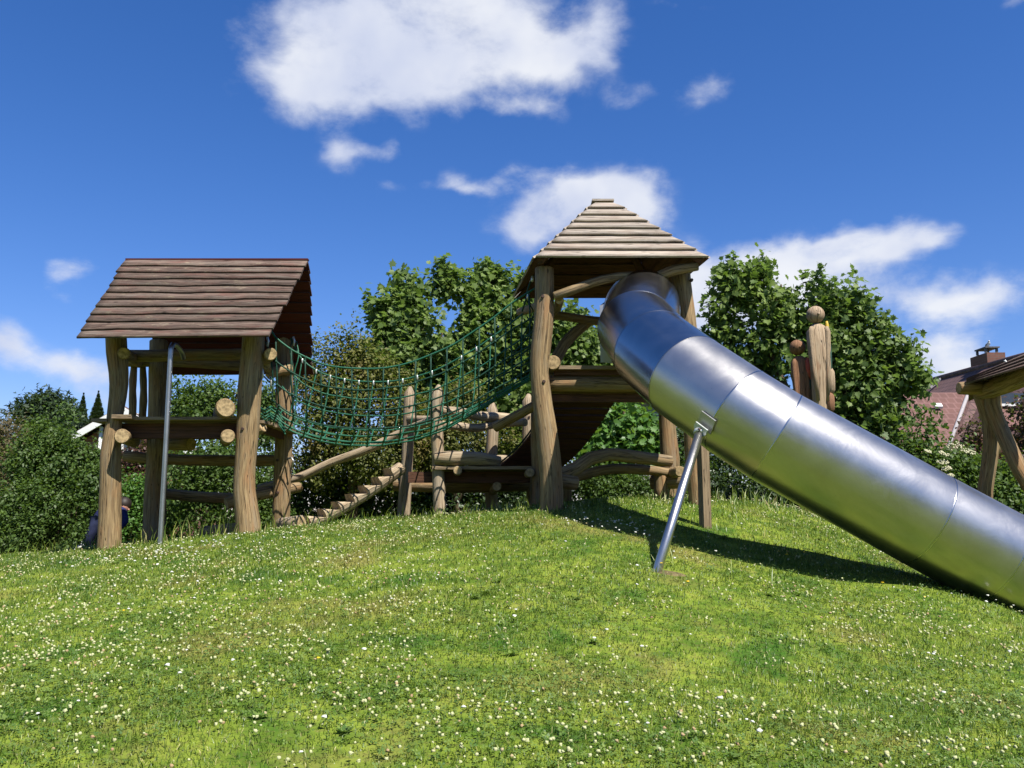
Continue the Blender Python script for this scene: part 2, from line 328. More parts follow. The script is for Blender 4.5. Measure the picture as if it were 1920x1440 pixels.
# ---------------------------------------------------------------- object helpers
ORG = {}
def tag(o, label=None, cat=None, group=None, kind=None):
    if label: o['label'] = label
    if cat: o['category'] = cat
    if group: o['group'] = group
    if kind: o['kind'] = kind
    return o
def thing(name, loc, label, cat, group=None):
    o = bpy.data.objects.new(name, None); COL.objects.link(o); o.location = loc; o.empty_display_size = 0.2
    ORG[o.name] = Vector(loc); return tag(o, label, cat, group)
def link(name, me, parent, org):
    o = bpy.data.objects.new(name, me); COL.objects.link(o)
    ORG[o.name] = Vector(org)
    if parent is not None:
        o.parent = parent; o.location = Vector(org) - ORG[parent.name]
    else: o.location = org
    return o
class MB:
    def __init__(s): s.v = []; s.f = []; s.uv = []; s.tn = []; s.mi = []; s.sm = []
    def vert(s, p): s.v.append(tuple(p)); return len(s.v) - 1
    def face(s, idx, uv=None, tone=0.5, mi=0, smooth=False):
        s.f.append(tuple(idx)); s.uv.append(uv or [(0, 0)] * len(idx)); s.tn.append(tone); s.mi.append(mi); s.sm.append(smooth)
    def box(s, c, ax, ay, az, tone=0.5, mi=0, along=0):
        """box centred at c with half-axis vectors; grain runs along the axis numbered `along`"""
        c = Vector(c); A = [Vector(ax), Vector(ay), Vector(az)]; L = [a.length for a in A]
        r = random.random() * 9
        for i in range(3):
            for sg in (1, -1):
                j, k = (i + 1) % 3, (i + 2) % 3
                if sg < 0: j, k = k, j
                idx = []; uv = []
                for (a, b_) in ((-1, -1), (1, -1), (1, 1), (-1, 1)):
                    p = c + A[i] * sg + A[j] * a + A[k] * b_; idx.append(s.vert(p))
                    u, vv = a * L[j], b_ * L[k]
                    if j == along: u, vv = vv, u
                    uv.append((u + r, vv + r * 0.7 + i))
                s.face(idx, uv, tone, mi)
    def tube(s, pts, rad, n=10, caps=True, mi=0, cmi=None, tone=0.5, lump=0.0, seed=0, step=None, closed=False, flat=1.0):
        pts = [Vector(p) for p in pts]
        if not hasattr(rad, '__len__'): rad = [rad] * len(pts)
        if step:
            q = []; rr = []
            m = len(pts)
            for i in range(m - 1):
                p0 = pts[i - 1] if i else pts[i] * 2 - pts[i + 1]; p1 = pts[i]; p2 = pts[i + 1]
                p3 = pts[i + 2] if i + 2 < m else p2 * 2 - p1
                k = max(1, int((p2 - p1).length / step))
                for j in range(k):
                    t = j / k
                    q.append(0.5 * ((2 * p1) + (p2 - p0) * t + (2 * p0 - 5 * p1 + 4 * p2 - p3) * t * t + (3 * p1 - p0 - 3 * p2 + p3) * t ** 3))
                    rr.append(rad[i] * (1 - t) + rad[i + 1] * t)
            q.append(pts[-1]); rr.append(rad[-1]); pts, rad = q, rr
        m = len(pts); CC = 2 * math.pi * sum(rad) / len(rad); ups = None; rings = []; d = 0; r0 = random.random() * 7
        lens = []
        for i in range(m):
            a = pts[max(0, i - 1)]; b_ = pts[min(m - 1, i + 1)]; tg = (b_ - a).normalized()
            if ups is None: ups = tg.orthogonal().normalized()
            else: ups = (ups - tg * ups.dot(tg)).normalized()
            bn = tg.cross(ups)
            if i: d += (pts[i] - pts[i - 1]).length
            lens.append(d); ring = []
            for k in range(n):
                th = 2 * math.pi * k / n; r = rad[i]
                if lump:
                    r *= 1 + lump * (n1(math.cos(th) * 0.9 + d * 2.3 + seed * 3.1, seed) - 0.5 + (n1(math.sin(th) * 1.3 + d * 6 + 9 + seed, seed + 5) - 0.5) * 0.6)
                ring.append(s.vert(pts[i] + ups * math.cos(th) * r + bn * math.sin(th) * r * flat))
            rings.append(ring)
        for i in range(m - 1):
            for k in range(n):
                k2 = (k + 1) % n; c = CC
                uv = [(k / n * c + r0, lens[i] + r0), ((k + 1) / n * c + r0, lens[i] + r0), ((k + 1) / n * c + r0, lens[i + 1] + r0), (k / n * c + r0, lens[i + 1] + r0)]
                s.face((rings[i][k], rings[i][k2], rings[i + 1][k2], rings[i + 1][k]), uv, tone, mi, True)
        if caps:
            for ring, e, sg in ((rings[0], 0, -1), (rings[-1], m - 1, 1)):
                # a slightly domed sawn end
                a = pts[e]; tg = (pts[1] - pts[0] if e == 0 else pts[-1] - pts[-2]).normalized() * sg
                inner = [s.vert(Vector(s.v[i]) * 0.86 + a * 0.14 + tg * rad[e] * 0.10) for i in ring]
                for k in range(n):
                    k2 = (k + 1) % n
                    f = (ring[k], ring[k2], inner[k2], inner[k]) if sg > 0 else (ring[k2], ring[k], inner[k], inner[k2])
                    s.face(f, [(0, 0), (.05, 0), (.05, .02), (0, .02)], tone, mi, True)
                f = inner if sg > 0 else inner[::-1]
                s.face(f, [((Vector(s.v[i]) - a).x + (Vector(s.v[i]) - a).y + r0, (Vector(s.v[i]) - a).z + r0) for i in f], tone, mi if cmi is None else cmi, False)
    def ball(s, c, r, n=10, m=6, mi=0, sc=(1, 1, 1), tone=0.5):
        c = Vector(c); rows = []
        for j in range(1, m):
            ph = math.pi * j / m
            rows.append([s.vert(c + Vector((math.cos(2 * math.pi * k / n) * math.sin(ph) * r * sc[0], math.sin(2 * math.pi * k / n) * math.sin(ph) * r * sc[1], math.cos(ph) * r * sc[2]))) for k in range(n)])
        t = s.vert(c + Vector((0, 0, r * sc[2]))); b_ = s.vert(c - Vector((0, 0, r * sc[2])))
        for k in range(n):
            k2 = (k + 1) % n
            s.face((t, rows[0][k], rows[0][k2]), [(0, 0)] * 3, tone, mi, True)
            s.face((b_, rows[-1][k2], rows[-1][k]), [(0, 0)] * 3, tone, mi, True)
            for j in range(m - 2):
                u0, u1, v0, v1 = k / n * r * 6, (k + 1) / n * r * 6, j * r * .5, (j + 1) * r * .5
                s.face((rows[j][k], rows[j + 1][k], rows[j + 1][k2], rows[j][k2]), [(u0, v0), (u0, v1), (u1, v1), (u1, v0)], tone, mi, True)
    def build(s, name, mats, parent=None, org=None):
        if not isinstance(mats, (list, tuple)): mats = [mats]
        A = np.array(s.v, float)
        if org is None:
            org = (A.min(0) + A.max(0)) / 2; org[2] = A[:, 2].min()
        org = Vector(org)
        me = bpy.data.meshes.new(name)
        me.from_pydata([tuple(Vector(v) - org) for v in s.v], [], s.f)
        for m in mats: me.materials.append(m)
        me.polygons.foreach_set('material_index', s.mi); me.polygons.foreach_set('use_smooth', s.sm)
        u = me.uv_layers.new(name='uv'); u2 = me.uv_layers.new(name='tone')
        flat = [c for f in s.uv for q in f for c in q]; u.data.foreach_set('uv', flat)
        u2.data.foreach_set('uv', [c for f, t in zip(s.f, s.tn) for _ in f for c in (t, 0.0)])
        me.update()
        return link(name, me, parent, org)

SEED = [0]
def log(name, pts, rad, parent=None, mat='log', n=14, lump=0.10, step=0.12, tone=None, flat=1.0):
    SEED[0] += 1; mb = MB()
    mb.tube(pts, rad, n, True, 0, 1, tone if tone is not None else random.uniform(0.4, 0.65), lump, SEED[0], step, flat=flat)
    return mb.build(name, [M[mat], M['endgrain']], parent)
def bolt(p, parent, r=0.018, d=(0, -1, 0)):
    mb = MB(); d = Vector(d).normalized(); mb.tube([Vector(p) - d * 0.02, Vector(p) + d * 0.012], [r, r * 0.9], 8)
    return mb.build('bolt', M['bolt'], parent)
def plank_strip(mb, A, B, C, D, nrm, lt, lb, th, nseg=22, wav=0.012, seed=0, mt=0, mbm=0, tone=0.5, endcut=0.0):
    """board with top edge A-B and bottom edge D-C, lifted lt / lb off the slope"""
    A, B, C, D = map(Vector, (A, B, C, D)); n = Vector(nrm).normalized()
    L = (B - A).length; Wd = (D - A).length; rows = []; r0 = seed * 1.37
    for i in range(nseg + 1):
        t = i / nseg
        top = A.lerp(B, t); bot = D.lerp(C, t)
        dwn = (bot - top).normalized()
        wv = wav * 2 * (n1(t * L * 2.2 + seed * 5, seed) - 0.5) + wav * 1.3 * (n1(t * L * 7 + seed * 3, seed + 9) - 0.5)
        bot = bot + dwn * wv; lift = lb + 0.006 * (n1(t * L * 2 + seed, seed + 3) - 0.5)
        rows.append([mb.vert(top + n * (lt + th)), mb.vert(bot + n * (lift + th)), mb.vert(bot + n * lift), mb.vert(top + n * lt)])
    for i in range(nseg):
        a, b_ = rows[i], rows[i + 1]; x0, x1 = i / nseg * L + r0, (i + 1) / nseg * L + r0
        mb.face((a[0], a[1], b_[1], b_[0]), [(Wd + r0, x0), (r0, x0), (r0, x1), (Wd + r0, x1)], tone, mt, True)
        mb.face((a[1], a[2], b_[2], b_[1]), [(r0, x0), (r0 + th, x0), (r0 + th, x1), (r0, x1)], tone * 0.8, mt)
        mb.face((a[2], a[3], b_[3], b_[2]), [(r0, x0), (r0 + Wd, x0), (r0 + Wd, x1), (r0, x1)], tone, mbm)
        mb.face((a[3], a[0], b_[0], b_[3]), None, tone, mt)
    a = rows[0]; mb.face((a[0], a[3], a[2], a[1]), [(0, 0), (th, 0), (th, Wd), (0, Wd)], tone, mt)
    a = rows[-1]; mb.face((a[0], a[1], a[2], a[3]), [(0, 0), (0, Wd), (th, Wd), (th, 0)], tone, mt)

def bulk(name, V, faces_per, nv, mat, parent=None, tint=None, smooth=False, org=(0, 0, 0)):
    """V: (N*nv,3) verts; faces_per: list of index tuples within one element"""
    N = len(V) // nv; org = np.array(org, float)
    me = bpy.data.meshes.new(name); me.vertices.add(len(V)); me.vertices.foreach_set('co', (V - org).astype(np.float32).ravel())
    base = np.arange(N) * nv
    loops = []; tot = []
    per = np.concatenate([np.array(f) for f in faces_per]); lt = np.array([len(f) for f in faces_per])
    loops = (base[:, None] + per[None, :]).ravel(); tot = np.tile(lt, N)
    st = np.concatenate([[0], np.cumsum(tot)[:-1]])
    me.loops.add(len(loops)); me.loops.foreach_set('vertex_index', loops.astype(np.int32))
    me.polygons.add(len(tot)); me.polygons.foreach_set('loop_start', st.astype(np.int32)); 
    try: me.polygons.foreach_set('loop_total', tot.astype(np.int32))
    except Exception: pass
    me.materials.append(mat) if not isinstance(mat, list) else [me.materials.append(x) for x in mat]
    if tint is not None:
        a = me.attributes.new('tint', 'FLOAT', 'POINT'); a.data.foreach_set('value', np.repeat(tint, nv).astype(np.float32))
    me.update(calc_edges=True); me.validate()
    if smooth: me.polygons.foreach_set('use_smooth', [True] * len(me.polygons))
    return link(name, me, parent, org)

# ---------------------------------------------------------------- ground
ctrl = []
def cp(px, py, Y, dz=0): p = P(px, py, Y); ctrl.append((p.x, p.y, p.z + dz))
for x in (-8, -4, 0, 4, 8): ctrl.append((x, -2, -0.25)); ctrl.append((x, 0.5, 0.08)); 
for px in (-300, 300, 960, 1600, 2200): cp(px, 1440, 3.4)
cp(960, 1180, 5.3); cp(400, 1190, 5.3); cp(1500, 1240, 5.0); cp(-100, 1200, 5.5)
cp(205, 1030, 10); cp(465, 1001, 10); cp(290, 1014, 11.6); cp(527, 994, 11.6); cp(100, 1048, 9.6); cp(0, 1060, 9); cp(-150, 1070, 9)
cp(820, 969, 11.2); cp(760, 970, 12.2); cp(1035, 958, 9.5); cp(1230, 1068, 6.5); cp(1323, 987, 8.4); cp(1308, 946, 9.6); cp(1250, 938, 11); cp(1110, 941, 11)
cp(1420, 942, 10.4); cp(1520, 962, 10.0); cp(1600, 1010, 9.2); cp(1727, 1094, 7.0); cp(1824, 1119, 6.95); cp(1918, 1151, 6.95); cp(640, 984, 10.6); cp(1600, 1110, 7.0)
cp(2100, 1215, 6.9); cp(1900, 1120, 8.2)
for x in (-12, -8, -4, 0, 4, 8, 12): ctrl.append((x, 13.6, 0.95 if x < -4 else (1.25 if x < 6 else 0.95))); ctrl.append((x, 17, 0.9))
ctrl.append((9, 6, 0.5)); ctrl.append((11, 9, 0.7)); ctrl.append((-10, 6, 0.75)); ctrl.append((-8.5, 9, 0.95))
ctrl = np.array(ctrl)
def _U(r2): return np.where(r2 > 1e-9, r2 * np.log(r2 + 1e-12), 0)
n_ = len(ctrl); K = _U(((ctrl[:, None, :2] - ctrl[None, :, :2]) ** 2).sum(2)) + 0.35 * np.eye(n_)
Pm = np.c_[np.ones(n_), ctrl[:, :2]]; A_ = np.block([[K, Pm], [Pm.T, np.zeros((3, 3))]])
sol = np.linalg.solve(A_, np.r_[ctrl[:, 2], 0, 0, 0])
def sstep(x, a, b): t = np.clip((x - a) / (b - a), 0, 1); return t * t * (3 - 2 * t)
def GH(x, y):
    x = np.atleast_1d(np.asarray(x, float)); y = np.atleast_1d(np.asarray(y, float)); out = np.zeros(len(x))
    for i in range(0, len(x), 20000):
        xx, yy = x[i:i + 20000], y[i:i + 20000]
        r2 = (xx[:, None] - ctrl[None, :, 0]) ** 2 + (yy[:, None] - ctrl[None, :, 1]) ** 2
        z = _U(r2) @ sol[:n_] + sol[n_] + sol[n_ + 1] * xx + sol[n_ + 2] * yy
        z += 0.03 * (vnoise(np.c_[xx * 0.9, yy * 0.9, xx * 0], 3) - 0.5) + 0.014 * (vnoise(np.c_[xx * 4, yy * 4, xx * 0], 4) - 0.5)
        far = 0.9 * sstep(yy, 1, 12)
        wgt = np.maximum(sstep(np.abs(xx), 9, 14), np.maximum(sstep(yy, 13.5, 18), sstep(-yy, 0.5, 4)))
        out[i:i + 20000] = z * (1 - wgt) + far * wgt
    return out
def gz(x, y): return float(GH(x, y)[0])
def onG(v, dz=0): return Vector((v.x, v.y, gz(v.x, v.y) + dz))

def axis(lo, hi, step, ext):
    a = list(np.arange(lo, hi, step)); d = step; v = hi; right = []
    while v < ext: right.append(v); d *= 1.25; v += d
    right.append(ext); d = step; v = lo - step; left = []
    while v > -ext: left.append(v); d *= 1.25; v -= d
    left.append(-ext); return np.array(left[::-1] + a + right)
gx = axis(-11, 12, 0.12, 900); gy = axis(-2, 17, 0.12, 900)
X, Y_ = np.meshgrid(gx, gy); Z = GH(X.ravel(), Y_.ravel())
nx, ny = len(gx), len(gy)
ii = (np.arange(ny - 1)[:, None] * nx + np.arange(nx - 1)[None, :]).ravel()
me = bpy.data.meshes.new('lawn_ground')
me.from_pydata(np.c_[X.ravel(), Y_.ravel(), Z].tolist(), [], np.c_[ii, ii + 1, ii + nx + 1, ii + nx].tolist())
me.materials.append(M['ground']); me.polygons.foreach_set('use_smooth', [True] * len(me.polygons))
g = link('ground', me, None, (0, 0, 0)); tag(g, 'grassy playground mound under the towers and slide', 'ground', kind='structure')

def surface_patch(name, cx, cy, rx, ry, mat, label, kind='structure', h=0.006, seed=1, rot=0):
    mb = MB(); rings = []
    for j in range(9):
        ring = []
        for k in range(28):
            th = 2 * math.pi * k / 28; q = j / 8 * (0.8 + 0.4 * n1(math.cos(th) * 1.7 + 5 + seed, seed))
            dx, dy = math.cos(th) * rx * q, math.sin(th) * ry * q
            x = cx + dx * math.cos(rot) - dy * math.sin(rot); y = cy + dx * math.sin(rot) + dy * math.cos(rot)
            ring.append((x, y))
        rings.append(ring)
    flat = [p for r in rings for p in r]; zz = GH([p[0] for p in flat], [p[1] for p in flat])
    idx = [mb.vert((p[0], p[1], zz[i] + h * (1 - (i // 28) / 8 * 1.6))) for i, p in enumerate(flat)]
    for j in range(8):
        for k in range(28):
            k2 = (k + 1) % 28; mb.face((idx[j * 28 + k], idx[(j + 1) * 28 + k], idx[(j + 1) * 28 + k2], idx[j * 28 + k2]), smooth=True)
    o = mb.build(name, M[mat]); tag(o, label, 'bare soil', kind=kind); return o
pb = P(1232, 1068, 6.5)
surface_patch('bare_earth', pb.x + 0.10, 6.5, 0.17, 0.10, 'soil', 'small bare earth patch at the foot of the steel slide prop', seed=2)
surface_patch('bare_earth', -3.75, 10.9, 1.15, 1.0, 'soil', 'worn bare earth under the left play tower', seed=5, h=0.012)
# path strip, far left
mb = MB(); xs = np.linspace(-14, -4.9, 24)
for i in range(23):
    y0 = 12.5; q = [(xs[i], y0), (xs[i + 1], y0), (xs[i + 1], y0 + 0.8), (xs[i], y0 + 0.8)]
    mb.face([mb.vert((a, b_, gz(a, b_) + 0.02)) for a, b_ in q], smooth=True)
tag(mb.build('path', M['paving']), 'pale paved path in front of the left hedge', 'path', kind='structure')

def pts(lst): return [P(*q) for q in lst]
def lin(a, b, t): return a + (b - a) * t
def rpx(r, Y): return r / F * Y

# ================================================================ LEFT PLAY TOWER
t1o = onG(Vector((-3.8, 10.8, 0)))
T1 = thing('play_tower', t1o, 'low wooden play tower under a brown boarded gable roof with a fire pole', 'play tower')
def post(parent, px_pts, Y, rad, mat='log', sink=0.25, lump=0.10, name='post', bolts=(), top=None):
    q = pts([(a, b, Y) for a, b in px_pts]); f = q[-1].copy(); f.z = gz(f.x, f.y) - sink; q[-1].z = max(q[-1].z, gz(f.x, f.y) + 0.05)
    q.append(f)
    rr = list(rad) if hasattr(rad, '__len__') else [rad] * (len(q) - 1); rr.append(rr[-1] * 1.03)
    o = log(name, q, rr, parent, mat, 16, lump)
    for (bx, by) in bolts:
        c = P(bx, by, Y); bolt((c.x, c.y - (rr[0] * 0.98), c.z), parent, 0.02)
    return o
post(T1, [(216, 600), (219, 660), (223, 720), (214, 790), (208, 850), (207, 920), (205, 1022)], 10.0, [.115, .118, .105, .085, .112, .118, .128], bolts=())
post(T1, [(476, 600), (474, 660), (468, 730), (465, 800), (460, 870), (458, 920), (466, 996)], 10.0, [.125, .128, .135, .128, .118, .124, .140], bolts=((461, 806),))
post(T1, [(300, 640), (298, 720), (296, 800), (293, 880), (288, 1008)], 11.6, [.135, .13, .125, .13, .145])
post(T1, [(536, 590), (534, 680), (533, 780), (530, 880), (526, 988)], 11.6, [.115, .112, .115, .115, .12], bolts=((524, 864), (525, 924)))
# gable roof: overlapping boards, weathered outside and red underneath
RL, RR = P(237, 490, 10.7), P(577, 492, 10.7)
EL, ER = P(147, 637, 9.5), P(503, 634, 9.5)
BLk, BRk = Vector((EL.x - 0.02, 11.9, EL.z)), Vector((RR.x - 0.18, 11.9, ER.z - 0.02))
def slope(mb, RLx, RRx, ELx, ERx, nb, sgn, tones, seed, mt=0, mbm=1):
    e = (ERx - ELx).normalized(); dwn = ((ELx + ERx) / 2 - (RLx + RRx) / 2).normalized(); nrm = e.cross(dwn) * sgn
    if nrm.z < 0: nrm = -nrm
    for i in range(nb):
        t0 = i / nb; t1 = (i + 1) / nb
        j = lambda k: 0.045 * (n1(i * 3.3 + k, seed) - 0.5)
        t0b = max(0, t0 - 0.02)
        A, B = RLx.lerp(ELx, t0b), RRx.lerp(ERx, t0b); D, C = RLx.lerp(ELx, t1 + 0.012), RRx.lerp(ERx, t1 + 0.012)
        if i in (0, nb - 1): j = lambda k: 0.008 * (n1(i * 3.3 + k, seed) - 0.5)
        dl, dr = j(1), j(5)
        plank_strip(mb, A - e * dl, B + e * dr, C + e * (dr + 0.02), D - e * dl, nrm, 0.002, 0.030, 0.022, 26, 0.017 if i < nb - 1 else 0.006, seed + i, mt, mbm, tones[i % len(tones)])
mb = MB(); slope(mb, RL, RR, EL, ER, 11, 1, [.80, .66, .42, .36, .5, .60, .40, .56, .34, .52, .62], 11)
mb.build('roof_slope', [M['shingle'], M['redboard']], T1)
mb = MB(); slope(mb, RL, RR, BLk, BRk, 11, -1, [.5, .45, .6], 37)
mb.build('roof_slope', [M['shingle'], M['redboard']], T1)
mb = MB(); mid = (RL + RR) / 2 + Vector((0, 0.012, 0.030)); mb.box(mid, ((RR.x - RL.x) / 2 + 0.005, 0, 0), (0, 0.035, 0), (0, 0, 0.010), 0.25)
mb.build('ridge_board', [M['redboard']], T1)
# gable purlins and top logs
zt = P(460, 655, 10.0).z
log('beam', [P(225, 668, 10.75), P(340, 666, 10.75), P(490, 664, 10.75)], .075, T1, lump=.15)
log('beam', [P(225, 676, 11.55), P(330, 678, 11.6), P(430, 684, 11.6), P(548, 690, 11.6)], [.085, .07, .075, .08], T1, lump=.2)
log('beam', [P(507, 664, 9.95), P(500, 672, 10.6), P(497, 684, 11.7)], .075, T1)
log('beam', [P(232, 662, 9.9), P(262, 680, 11.7)], .07, T1)
log('beam', [P(503, 706, 11.3), P(515, 697, 11.35), P(530, 693, 11.42), P(549, 694, 11.45)], [.055, .07, .075, .07], T1)
log('beam', [P(500, 686, 10.6), P(503, 690, 11.2), P(508, 694, 11.5)], [.05, .055, .05], T1)
log('handrail', [P(423, 765, 9.78), P(416, 776, 10.9), P(414, 782, 11.5)], [.108, .105, .10], T1, lump=.25)
# deck
dz = Pz(300, 786, 2.71).z; Yd0, Yd1 = 9.93, 11.75
mb = MB(); nb = 15
for i in range(nb):
    y0 = lin(Yd0, Yd1, i / nb); y1 = lin(Yd0, Yd1, (i + 1) / nb) - 0.012; yc = (y0 + y1) / 2
    xl = -4.52 + random.uniform(-.02, .02) - (0 if i else 0.0); xr = -3.05 + 0.012 * i + random.uniform(-.03, .03) + (0.09 if 0 < i else 0)
    if i == 0: xl, xr = -4.54, -3.10
    mb.box(((xl + xr) / 2, yc, dz), ((xr - xl) / 2, 0, 0), (0, (y1 - y0) / 2, 0), (0, 0, 0.018), random.uniform(.4, .65))
mb.build('platform', M['deck'], T1)
mb = MB(); c = P(330, 808, 10.12); mb.box(c, (0.72, 0, 0), (0, 0.03, 0), (0, 0, 0.085), .35); mb.build('fascia_board', M['brownboard'], T1)
mb = MB(); c = P(330, 812, 11.5); mb.box(c, (0.76, 0, 0), (0, 0.03, 0), (0, 0, 0.08), .35); mb.build('fascia_board', M['brownboard'], T1)
log('joist', [P(229, 818, 9.72), P(252, 828, 11.7)], [.085, .08], T1, lump=.2)
log('joist', [P(427, 818, 9.80), P(424, 826, 11.7)], [.078, .075], T1, lump=.2)
log('joist', [P(493, 800, 10.35), P(455, 822, 10.45)], [.07, .07], T1, lump=.2)
mb = MB(); mb.box(P(506, 808, 10.9), (0.03, 0.05, 0), (0.0, 0.72, 0.0), (0, 0, 0.055), .3); mb.build('fascia_board', M['brownboard'], T1)
mb = MB(); mb.box(P(196, 790, 10.05), (0.09, 0, 0), (0, 0.14, 0), (0, 0, 0.018), .3); mb.build('step_board', M['deck'], T1)
mb = MB(); mb.box(P(236, 783, 9.98), (0.11, 0, 0), (0, 0.12, 0), (0, 0, 0.022), .6); mb.build('step_board', M['deck'], T1)
# slats on the far side
for (xa, xb, wv) in ((252, 247, 1), (269, 268, 2)):
    q = [P(lin(xa, xb, t) + 1.0 * math.sin(t * 7 + wv * 2), lin(672, 792, t), 11.62) for t in np.linspace(0, 1, 7)]
    log('slat', q, [.040, .045, .052, .048, .055, .05, .05], T1, 'log', 8, .12, flat=0.45)
# lower rails
log('rail', [P(235, 855, 11.62), P(330, 862, 11.65), P(440, 864, 11.65), P(548, 862, 11.65)], [.07, .075, .08, .075], T1, lump=.18)
log('rail', [P(318, 832, 11.2), P(358, 833, 11.0)], [.08, .085], T1)
log('rail', [P(425, 944, 11.2), P(470, 930, 11.4), P(562, 913, 11.95)], [.075, .08, .07], T1, lump=.12)
log('rail', [P(300, 925, 11.9), P(380, 932, 11.9), P(450, 935, 11.9)], .07, T1)
q = [P(385, 1000, 11.4), P(452, 984, 11.0)]; q = [onG(v, .05) for v in q]
log('ground_log', q, [.09, .10], T1, lump=.2)
mb = MB(); mb.tube(pts([(540, 860, 11.45), (547, 858, 11.4), (551, 866, 11.4), (547, 876, 11.42)]), .014, 6); mb.build('shackle', M['steel_dull'], T1)
# fire pole
fp = pts([(344, 672, 10.3), (341, 661, 10.18), (333, 650, 9.85), (325, 645, 9.66), (321, 652, 9.6), (316, 740, 9.6), (309, 870, 9.6), (300, 1022, 9.6)])
fp[-1].z = gz(fp[-1].x, fp[-1].y) - 0.1
mb = MB(); mb.tube(fp, .027, 14, step=.05); mb.build('fire_pole', M['steel_dull'], T1)

# ================================================================ RIGHT PLAY TOWER
t2o = onG(Vector((1.1, 10.3, 0)))
T2 = thing('play_tower', t2o, 'tall wooden play tower under a pale stepped pyramid roof where the steel slide starts', 'play tower')
post(T2, [(1021, 504), (1021, 540), (1020, 590), (1014, 650), (1012, 700), (1018, 760), (1027, 830), (1034, 900), (1035, 955)], 9.5,
     [.105, .105, .108, .112, .100, .108, .122, .124, .124], bolts=((1019, 718), (1017, 560)), lump=.13)
post(T2, [(1276, 512), (1282, 560), (1292, 640), (1297, 760), (1300, 850), (1308, 945)], 9.65, [.115, .105, .098, .10, .098, .10], bolts=((1293, 530),))
post(T2, [(1018, 520), (1016, 640), (1012, 780), (1016, 940)], 11.1, [.11, .11, .115, .12])
post(T2, [(1230, 520), (1240, 640), (1250, 780), (1256, 860), (1256, 935)], 11.0, [.11, .105, .10, .12, .11])
c0 = P(1007, 487, 9.25); c1 = P(1324, 485, 9.25); c1.z = c0.z; c3 = Pz(968, 560, c0.z); c2 = c1 + (c3 - c0)
ctr = (c0 + c1 + c2 + c3) / 4; zt = P(1140, 388, ctr.y).z
tw = 0.105; top = [Vector((ctr.x + (c - ctr).x * tw, ctr.y + (c - ctr).y * tw, zt)) for c in (c0, c1, c2, c3)]
cs = [c0, c1, c2, c3]; nb = 8
tones2 = [.62, .62, .55, .5, .45, .5, .55, .72]
for k in range(4):
    mb = MB(); k2 = (k + 1) % 4; a, b_, ta, tb = cs[k], cs[k2], top[k], top[k2]
    nrm = (b_ - a).cross(ta - a).normalized()
    if nrm.z < 0: nrm = -nrm
    for i in range(nb):
        t0 = max(0, i / nb - 0.02); t1 = (i + 1) / nb + 0.008
        A, B = ta.lerp(a, t0), tb.lerp(b_, t0); D, C = ta.lerp(a, t1), tb.lerp(b_, t1); e = (b_ - a).normalized() * (0.012 if k % 2 == 0 else 0.003)
        plank_strip(mb, A - e, B + e, C + e, D - e, nrm, 0.0, 0.034, 0.022, 22, 0.014 if i < nb - 1 else .002, 60 + k * 10 + i, 0, 1, tones2[i])
    mb.build('roof_slope', [M['shingle_pale'], M['brownboard']], T2)
for k in range(4):
    a_, b2 = top[k] - Vector((0, 0, .03)), cs[k] + (ctr - cs[k]) * .04; b2.z = c0.z + .03 * 1.9
    mb = MB(); mb.tube([a_ - Vector((0, 0, .03)), b2 - Vector((0, 0, .06))], .045, 8, tone=.3); mb.build('hip_rafter', [M['brownboard']], T2)
mb = MB(); mb.box((ctr.x, ctr.y, zt + 0.05), (0.13, 0, 0), (0, 0.11, 0), (0, 0, 0.012), .6); mb.build('roof_cap', M['shingle_pale'], T2)
log('beam', pts([(1040, 556, 9.38), (1075, 543, 9.38), (1110, 530, 9.4), (1160, 519, 9.42), (1235, 517, 9.4), (1262, 507, 9.38), (1308, 499, 9.36)]), [.05, .052, .05, .05, .052, .062, .05], T2, lump=.14)
log('beam', [P(1049, 563, 9.42), P(1045, 577, 10.2), P(1036, 588, 11.1)], [.048, .05, .05], T2)
log('beam', [P(1037, 680, 9.5), P(1034, 694, 10.4), P(1030, 706, 11.2)], [.082, .08, .075], T2)
log('beam', pts([(975, 585, 11.2), (1005, 575, 10.5), (1014, 568, 9.75)]), .055, T2)
log('rail', pts([(1020, 588, 10.95), (1065, 594, 10.95), (1110, 601, 10.95), (1235, 610, 10.95)]), [.055, .055, .055, .055], T2)
log('brace', pts([(1036, 690, 11.0), (1046, 668, 11.0), (1058, 645, 11.0), (1080, 622, 11.0), (1112, 598, 11.0)]), [.075, .08, .078, .075, .055], T2, lump=.2)
# deck of the right tower
dz2 = P(1100, 688, 9.5).z
mb = MB(); nb = 13
for i in range(nb):
    y0 = lin(9.52, 11.2, i / nb); y1 = lin(9.52, 11.2, (i + 1) / nb) - .01
    xl, xr = 0.50 - i * 0.008, 2.0 - i * 0.006
    mb.box(((xl + xr) / 2, (y0 + y1) / 2, dz2), ((xr - xl) / 2, 0, 0), (0, (y1 - y0) / 2, 0), (0, 0, .02), random.uniform(.4, .6))
mb.build('platform', M['deck'], T2)
mb = MB(); mb.box(P(1150, 698, 9.60), (0.66, 0, 0), (0, .02, 0), (0, 0, .035), .5); mb.build('fascia_board', M['brownboard'], T2)
log('joist', pts([(1026, 719, 9.66), (1100, 720, 9.66), (1292, 722, 9.68)]), .088, T2, lump=.08)
mb = MB(); mb.box(P(1150, 746, 9.75), (0.70, 0, 0), (0, .03, 0), (0, 0, .045), .6); mb.build('fascia_board', M['brownboard'], T2)
log('joist', pts([(1000, 740, 11.05), (1100, 742, 11.05), (1260, 744, 11.05)]), .08, T2)
log('joist', [P(1032, 712, 9.8), P(1026, 728, 11.1)], .075, T2)
log('joist', [P(1285, 712, 9.8), P(1240, 728, 11.0)], .075, T2)
